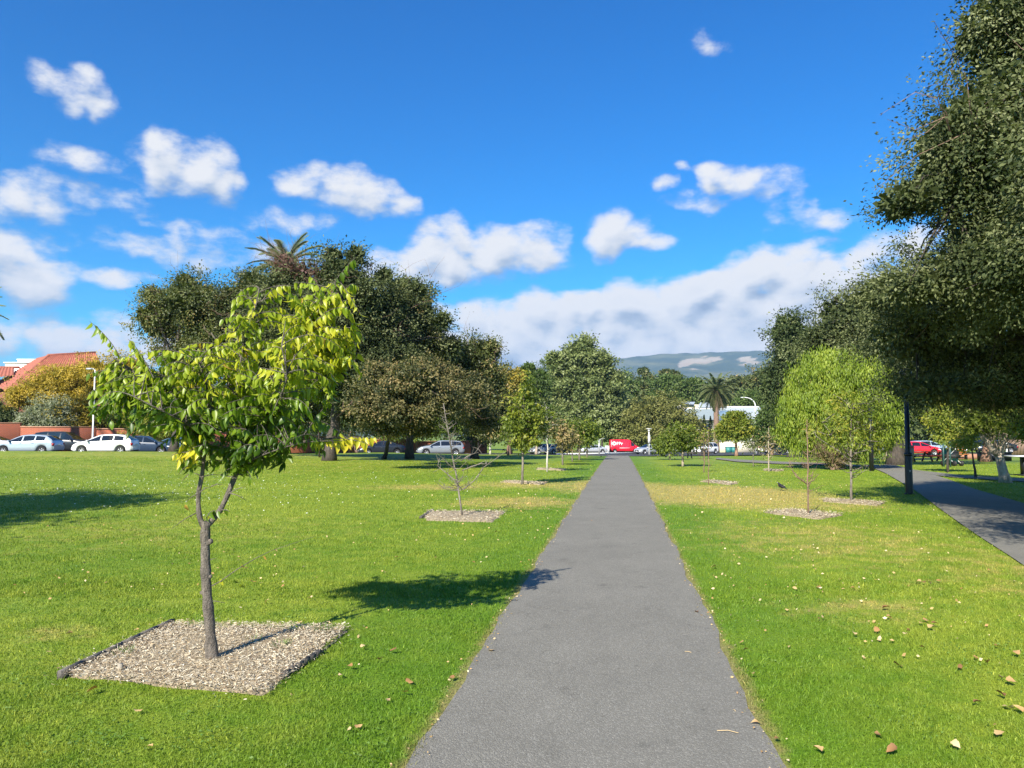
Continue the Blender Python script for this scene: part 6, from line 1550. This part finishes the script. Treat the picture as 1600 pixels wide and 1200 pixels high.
b = G(1498, 66); root = thing('planter_box', 'long low brick planter beyond the barbecue', 'planter', b, YAW); m = MB(); m.box((.6, 0, .22), (4.6, .8, .44)); m.build('brick_side', M_BRKP, root); m = MB(); m.box((.6, 0, .455), (4.4, .6, .03)); m.build('soil', M_MSOIL, root)
b = G(1500, 64); root = thing('orange_seat', 'small orange slatted seat near the brick planter', 'seat', b, YAW)
for i in range(4): m = MB(); m.box((0, .1 + .02*i, .62 + .2*i), (1.0, .05, .1)); m.build('slat', M_ORANGE, root)
m = MB(); m.box((0, -.1, .45), (1.0, .45, .06)); m.build('seat_board', M_ORANGE, root)
for s in (-1, 1): m = MB(); m.box((s*.42, 0, .22), (.07, .35, .44)); m.build('leg', M_BPOLE, root)
b = G(1550, 58); root = thing('storage_box', 'dark grey lidded box on the grass left of the gnarled trunk', 'box', b, YAW); m = MB(); m.box((.1, 0, .30), (2.1, .8, .6)); m.build('body', M_BPOLE, root); m = MB(); m.box((.1, 0, .63), (2.2, .9, .06)); m.build('lid', M_BPOLE, root)

# ------------------------------------------------------------------ people and the bird
def skinned(name, verts, edges, radii, m, parent, sub=2):
    me = bpy.data.meshes.new(name); me.from_pydata(verts, edges, []); me.update(); o = bpy.data.objects.new(name, me); COL.objects.link(o); o.parent = parent; me.materials.append(m)
    sk = o.modifiers.new('skin', 'SKIN')
    for i, v in enumerate(me.skin_vertices[0].data if me.skin_vertices else []): pass
    if not me.skin_vertices:
        bpy.context.view_layer.objects.active = o
    for i, v in enumerate(o.data.skin_vertices[0].data): v.radius = radii[i] if isinstance(radii[i], tuple) else (radii[i], radii[i]); v.use_root = (i == 0)
    s = o.modifiers.new('sub', 'SUBSURF'); s.levels = sub; s.render_levels = sub; o.modifiers['skin'].use_smooth_shade = True
    return o
M_SKIN = mat('skin', (.48, .27, .18), .6); M_PEACH = mat('peach_shirt', (.72, .38, .24), .85); M_BLKC = mat('black_cloth', (.02, .02, .024), .9); M_HAIR = mat('dark_hair', (.05, .03, .02), .7); M_DARKC = mat('dark_cloth', (.035, .04, .05), .9); M_TOTE = mat('pale_tote', (.70, .66, .52), .9)
def person(label, px, d, shirt, trousers, heading, bag=None):
    b = G(px, d); b[2] += float(lift(d)); root = thing('person', label, 'person', b, heading)
    J = {'pel': (0,0,.95), 'che': (0,.01,1.30), 'nk': (0,.0,1.48), 'hd': (0,.02,1.60), 'ht': (0,.01,1.70), 'sl': (-.18,0,1.41), 'sr': (.18,0,1.41), 'el': (-.24,-.06,1.14), 'er': (.24,.08,1.14), 'wl': (-.25,.02,.90), 'wr': (.25,.20,.93), 'hl': (-.25,.04,.80), 'hr': (.25,.25,.85),
         'pl': (-.09,0,.92), 'pr': (.09,0,.92), 'kl': (-.10,.16,.52), 'kr': (.10,-.04,.50), 'al': (-.10,.18,.09), 'ar': (.10,-.30,.14), 'tl': (-.10,.36,.03), 'tr_': (.10,-.18,.03)}
    K = list(J); E = [('pel','che'),('che','nk'),('nk','hd'),('hd','ht'),('che','sl'),('che','sr'),('sl','el'),('sr','er'),('el','wl'),('er','wr'),('wl','hl'),('wr','hr'),('pel','pl'),('pel','pr'),('pl','kl'),('pr','kr'),('kl','al'),('kr','ar'),('al','tl'),('ar','tr_')]
    Rd = dict(pel=(.15,.10), che=(.16,.11), nk=.055, hd=.095, ht=.075, sl=.06, sr=.06, el=.042, er=.042, wl=.03, wr=.03, hl=.035, hr=.035, pl=.085, pr=.085, kl=.058, kr=.058, al=.04, ar=.04, tl=.03, tr_=.03)
    skinned('body', [J[k] for k in K], [(K.index(a), K.index(c)) for a, c in E], [Rd[k] for k in K], M_SKIN, root)
    def cloth(name, keys, g, m):
        ed = [(a, c) for a, c in E if a in keys and c in keys]
        skinned(name, [J[k] for k in keys], [(keys.index(a), keys.index(c)) for a, c in ed], [tuple(v + g for v in Rd[k]) if isinstance(Rd[k], tuple) else Rd[k] + g for k in keys], m, root)
    cloth('shirt', ['pel', 'che', 'sl', 'sr', 'el', 'er'], .018, shirt); cloth('trousers', ['pel', 'pl', 'pr', 'kl', 'kr', 'al', 'ar'], .020, trousers)
    skinned('hair', [(0,-.02,1.66), (0,-.03,1.72), (0,-.05,1.58)], [(0,1),(0,2)], [.105, .075, .07], M_HAIR, root)
    for s in ((J['al'], J['tl']), (J['ar'], J['tr_'])): m = MB(); a, c = np.array(s[0]), np.array(s[1]); m.box(((a+c)/2)*np.array([1,1,0]) + np.array([0,0,.05 if s[0][1] > 0 else .07]), (.10, .28, .10), taper=.8); m.build('shoe', M_BLKC, root)
    if bag: m = MB(); m.box((-.33, .02, .78), (.12, .34, .36), taper=.85); m.build('bag', bag, root); 
person('person in a peach top and black trousers walking beside the road', 1186, 116, M_PEACH, M_BLKC, YAW + 1.2, M_TOTE)
person('person in dark clothes standing behind the black sedan by the road', 1230, 119, M_DARKC, M_BLKC, YAW + .3)
# magpie on the lawn
b = GP(1221, 766); b[2] += .0
root = thing('bird', 'black and white bird standing on the dry grass right of the path', 'bird', b, YAW + math.pi * .68)
sc_ = .85
M_BF = mat('black_feather', (.012, .012, .014), .6); M_WF = mat('white_feather', (.72, .72, .70), .7); M_BEAK = mat('grey_beak', (.35, .36, .38), .5)
V = [(.0,0,.15), (.07,0,.18), (.10,0,.235), (.125,0,.265), (-.08,0,.125), (-.16,0,.10)]
skinned('body', [tuple(np.array(v)*sc_) for v in V], [(0,1),(1,2),(2,3),(0,4),(4,5)], [(.05,.055), (.045,.05), .028, .030, (.04,.035), (.02,.012)], M_BF, root)
skinned('tail', [tuple(np.array(v)*sc_) for v in [(-.15,0,.10), (-.24,0,.06)]], [(0,1)], [(.022,.012), (.026,.006)], M_BF, root)
for s in (-1, 1):
    skinned('wing', [tuple(np.array(v)*sc_) for v in [(.05,s*.045,.175), (-.05,s*.05,.145), (-.15,s*.025,.105)]], [(0,1),(1,2)], [(.018,.03), (.018,.035), (.008,.012)], M_BF if s == 1 else M_BF, root)
    m = MB(); m.tube([np.array((.01,s*.022,.10))*sc_, np.array((-.005,s*.024,.05))*sc_, np.array((.0,s*.024,.006))*sc_], .005, 5); m.tube([np.array((-.015,s*.024,.006))*sc_, np.array((.035,s*.03,.004))*sc_], .004, 4); m.build('leg', M_BF, root)
skinned('nape', [tuple(np.array(v)*sc_) for v in [(.055,0,.215), (.03,0,.195), (-.02,0,.18)]], [(0,1),(1,2)], [(.03,.022), (.035,.022), (.03,.018)], M_WF, root)
m = MB(); m.tube([np.array((.145,0,.27))*sc_, np.array((.19,0,.262))*sc_], [.012, .002], 6); m.build('beak', M_BEAK, root)

# ------------------------------------------------------------------ fallen leaves
def fallen(kind):
    n = 7; V = []; r = np.random.default_rng(kind)
    for i in range(n + 1):
        t = i / n; w = .34 * math.sin(math.pi * min(.999, t ** .8 + .001)) ** .8 * (1 + .2 * r.normal()); z = .10 * math.sin(t * 3 + kind) + .05
        cu = (.35, .6, .2, -.3)[kind % 4]
        V += [[-w, t - .5, z + cu * w], [0, t - .5, z - .02], [w, t - .5, z + cu * w * r.uniform(.5, 1.3)]]
    V += [[.01, .5, .06], [-.01, .5, .06], [0, .72, .10]]
    F = [[3*i+j, 3*i+1+j, 3*i+4+j, 3*i+3+j] for i in range(n) for j in (0, 1)]
    return np.array(V), np.array(F), np.array([[24, 25, 26]])
M_FALL = leafmat('fallen_leaf', [(0, (.10, .05, .025)), (.3, (.38, .20, .08)), (.6, (.60, .40, .18)), (1, (.78, .64, .42))], .7, .15, .3)
FP = [(108,990,.8),(144,1077,.9),(76,1018,.4),(213,985,.3),(594,1030,.75),(632,1079,1.0),(614,1015,.8),(640,1062,.7),(706,1056,.9),(767,1011,.9),(567,1010,.6),(547,1040,.6),(532,1052,.8),(606,1090,.5),(216,1106,.5),(234,1162,.3),(545,1135,.4),
      (560,1130,.4),(467,972,1.0),(456,1085,.4),(1373,1142,1.1),(1393,1167,1.1),(1494,1160,.6),(1277,1166,.8),(1214,1148,.5),(1176,1052,.9),(1180,1121,.7),(1404,1036,1.1),(1441,972,1.0),(1455,980,1.0),(1461,975,.9),(1448,968,.9),(1385,950,.9),(1388,964,.8),(1334,990,.9),(1369,984,.8),(1374,997,.8),(1286,966,.8),(1242,920,.7),(1312,906,.9),(1278,917,.8),(1332,920,.7),(1147,915,.7),(1115,887,.8),(1436,910,.9),(1444,911,.9),(1452,912,.8),(1558,1007,.9),(1588,1020,1.0),(1566,1058,1.0),(1579,1063,1.0),(1590,1105,1.1),(1576,1100,1.2),(1562,1082,1.0),(1560,1142,1.0),(1524,1026,.8),(1542,1034,.7),(1546,892,.7),(1420,984,.7),(1440,1010,.5),(1500,1040,.7),(1528,1095,.5),(1165,1015,.6),(1157,1002,.6),(925,813,.6),(1088,953,.5),(1410,885,.6),(1466,908,.5),
      (1105,843,.7),(1128,850,.6),(1158,855,.7),(1300,840,.6),(1345,848,.6),(1240,830,.6),(1180,826,.6),(1205,812,.6),(1395,830,.6),(430,862,.6),(408,911,.5),(442,917,.5),(418,940,.7),(484,935,.5),(290,872,.4),(283,862,.4),(600,895,.5),(620,872,.6),(680,872,.5),(740,880,.5),(960,770,.4),(1010,822,.5)]
fm = {}; FL = []; r = np.random.default_rng(77)
def region(px, py):
    if px < 640 and py > 1000: return 'near the large mulch bed'
    if px > 1450 and py > 990: return 'in the lower right corner'
    if px > 1000 and py > 940: return 'on the near right lawn'
    if px > 1000 and py > 860: return 'between the two paths'
    if px > 1000: return 'on the dry patch'
    return 'on the far left lawn'
uniq = {(467,972): 'orange leaf standing up at the back corner of the large mulch bed', (767,1011): 'tan leaf lying alone on the left margin of the asphalt path', (108,990): 'curled cream leaf left of the dark timber edging', (144,1077): 'tan leaf at the near left tip of the large mulch bed',
        (632,1079): 'biggest tan leaf on the grass left of the path', (706,1056): 'tan leaf at the left edge of the path', (1176,1052): 'tan leaf on the grass touching the right edge of the path', (1494,1160): 'pale folded leaf standing in the grass at the lower right', (1404,1036): 'curled brown leaf in the middle of the right lawn', (925,813): 'pale leaf on the far part of the path', (1010,822): 'pale leaf on the path by its right edge'}
for i, (px, py, s) in enumerate(FP):
    b = GP(px, py); k = int(r.integers(4)); q = int(r.integers(5)); key = (k, q)
    if key not in fm:
        V, F, T = fallen(k); o = obj('fallen_leaf', V, F, T, M_FALL, tint=np.clip(.18 + q * .14 + V[:, 1] * .15, 0, 1)); fm[key] = o.data
    else: o = bpy.data.objects.new('fallen_leaf', fm[key]); COL.objects.link(o)
    onpath = PL < b[0] < PR
    o.location = (b[0], b[1], b[2] + (.012 if onpath else .034)); o.rotation_euler = (r.normal(0, .3) * (0 if onpath else 1), r.normal(0, .3) * (0 if onpath else 1), r.uniform(0, 6.28)); z_ = .068 * (.35 + .65 * s) * r.uniform(.8, 1.1) * (1 + max(0, dist(b) - 8) * .02)
    o.scale = (z_, z_, z_)
    FL.append((o, px, py, q))
ORD = 'leftmost,second,third,fourth,fifth,sixth,seventh,eighth,ninth,tenth,eleventh,twelfth,thirteenth,fourteenth,fifteenth,sixteenth,seventeenth,eighteenth,nineteenth,twentieth'.split(',')
HUE = ('dark brown', 'brown', 'tan', 'pale tan', 'cream')
byreg = {}
for o, px, py, q in FL:
    if (px, py) in uniq: tag(o, uniq[(px, py)], 'leaf', 'leaves fallen on the ground')
    else: byreg.setdefault(region(px, py), []).append((px, py, q, o))
for reg, ls in byreg.items():
    ls.sort(key=lambda t: t[0])
    for i, (px, py, q, o) in enumerate(ls):
        tag(o, HUE[q] + ' dry leaf, ' + (ORD[min(i, 19)] + ('' if i == 0 else ' from the left')) + ' of those ' + reg, 'leaf', 'leaves fallen on the ground')
# small litter, clover flecks
def scatter(name, label, n, fn, size, m, zz=.03, tmean=.7, pm=0):
    x, y = fn(n); ok = ~((x > PL - .01 + pm) & (x < PR + .01 - pm)) & ~inpoly(x, y, RPOLY); x, y = x[ok], y[ok]; n = len(x)
    p = np.stack([x, y, TERR(x, y) + zz], 1); dv = np.stack([r.normal(size=n), r.normal(size=n), r.normal(0, .25, n)], 1); s = size * r.uniform(.5, 1.4, n)
    V, F = leaves(p, dv, s, s * .6, r); stuff(tag(obj(name, V, F, mat=m, tint=np.repeat(np.clip(r.normal(tmean, .2, n), 0, 1), 4)), label, 'leaves'))
def pxfield(cx, cy, sx, sy):
    def f(n):
        px = r.normal(cx, sx, n); py = np.maximum(r.normal(cy, sy, n), 716); d = 1920 / (py - 678); l = (px - 800) / FPX * d
        return FWD[0]*d + RGT[0]*l, FWD[1]*d + RGT[1]*l
    return f
scatter('leaf_litter', 'specks of pale dry leaf scattered on the lawn right of the path', 520, pxfield(1300, 850, 190, 90), .030, M_FALL)
scatter('leaf_litter', 'specks of dry leaf around the far saplings left of the path', 200, pxfield(800, 780, 70, 26), .045, M_FALL)
scatter('leaf_litter', 'specks of dry leaf on the open lawn on the left', 300, pxfield(350, 850, 260, 90), .03, M_FALL)
scatter('leaf_litter', 'specks of leaf scattered on the dry strip before the crossing path', 160, pxfield(1180, 765, 90, 22), .045, M_FALL)
scatter('leaf_litter', 'crumbs of leaf and bark along both edges of the path', 500, lambda n: ((np.where(r.random(n) < .5, PL, PR) + r.normal(0, .06, n)), r.uniform(3.2, 18, n)), .018, M_FALL, zz=.02, pm=.1)
M_LWEED = leafmat('lawn_weed_leaf', [(0, (.07, .15, .02)), (.6, (.13, .23, .04)), (1, (.24, .30, .09))], .6, .25, .3)
def weedfield(n):
    k = 150; py = r.uniform(740, 1190, k); px = r.uniform(-50, 1650, k); d = 1920 / (py - 678); l = (px - 800) / FPX * d
    i = r.integers(0, k, n); s = .05 + .012 * d[i]; return FWD[0]*d[i] + RGT[0]*l[i] + r.normal(0, 1, n) * s, FWD[1]*d[i] + RGT[1]*l[i] + r.normal(0, 1, n) * s
scatter('lawn_weeds', 'small dark broad leafed weeds dotted through the lawn', 4200, weedfield, .017, M_LWEED, zz=.020, tmean=.5)
M_CLOV = leafmat('clover_flower', [(0, (.6, .62, .5)), (1, (.85, .85, .80))], .8, .2, .2)
scatter('clover_flowers', 'tiny white clover flowers in a band across the left lawn', 900, pxfield(230, 767, 150, 14), .030, M_CLOV, zz=.05)
scatter('clover_flowers', 'tiny white clover flowers sprinkled over the lawn left of the path', 300, pxfield(420, 745, 260, 12), .035, M_CLOV, zz=.05)
for (px, py, rz, L, lb) in ((1075, 1014, 1.1, .05, 'short dry stick lying on the path'), (1137, 1134, 1.4, .11, 'long thin straw lying across the path near the camera'), (1147, 1102, .3, .03, 'yellow green leaf scrap on the path near the camera')):
    b = GP(px, py); m = MB(); m.tube([(0, -L/2, .012), (L*.15, 0, .014), (0, L/2, .012)], .0022, 4, tint=.8); o = m.build('twig', M_FALL, None); o.location = (b[0], b[1], .002); o.rotation_euler = (0, 0, rz); tag(o, lb, 'twig')

# ------------------------------------------------------------------ air
M_HAZE = bpy.data.materials.new('air_haze'); M_HAZE.use_nodes = True; _t = M_HAZE.node_tree; _t.nodes.clear(); _b = NB(_t)
_v = _b.n('ShaderNodeVolumePrincipled', None); _v.inputs['Color'].default_value = (.42, .66, 1.0, 1); _v.inputs['Density'].default_value = HAZE; _v.inputs['Anisotropy'].default_value = .0
_o = _b.n('ShaderNodeOutputMaterial'); _t.links.new(_v.outputs[0], _o.inputs['Volume'])
if HAZE > 0:
    m = MB(); m.box((0, 0, 290), (17000, 17000, 600)); h = m.build('haze', M_HAZE, None, tint=False); stuff(h)
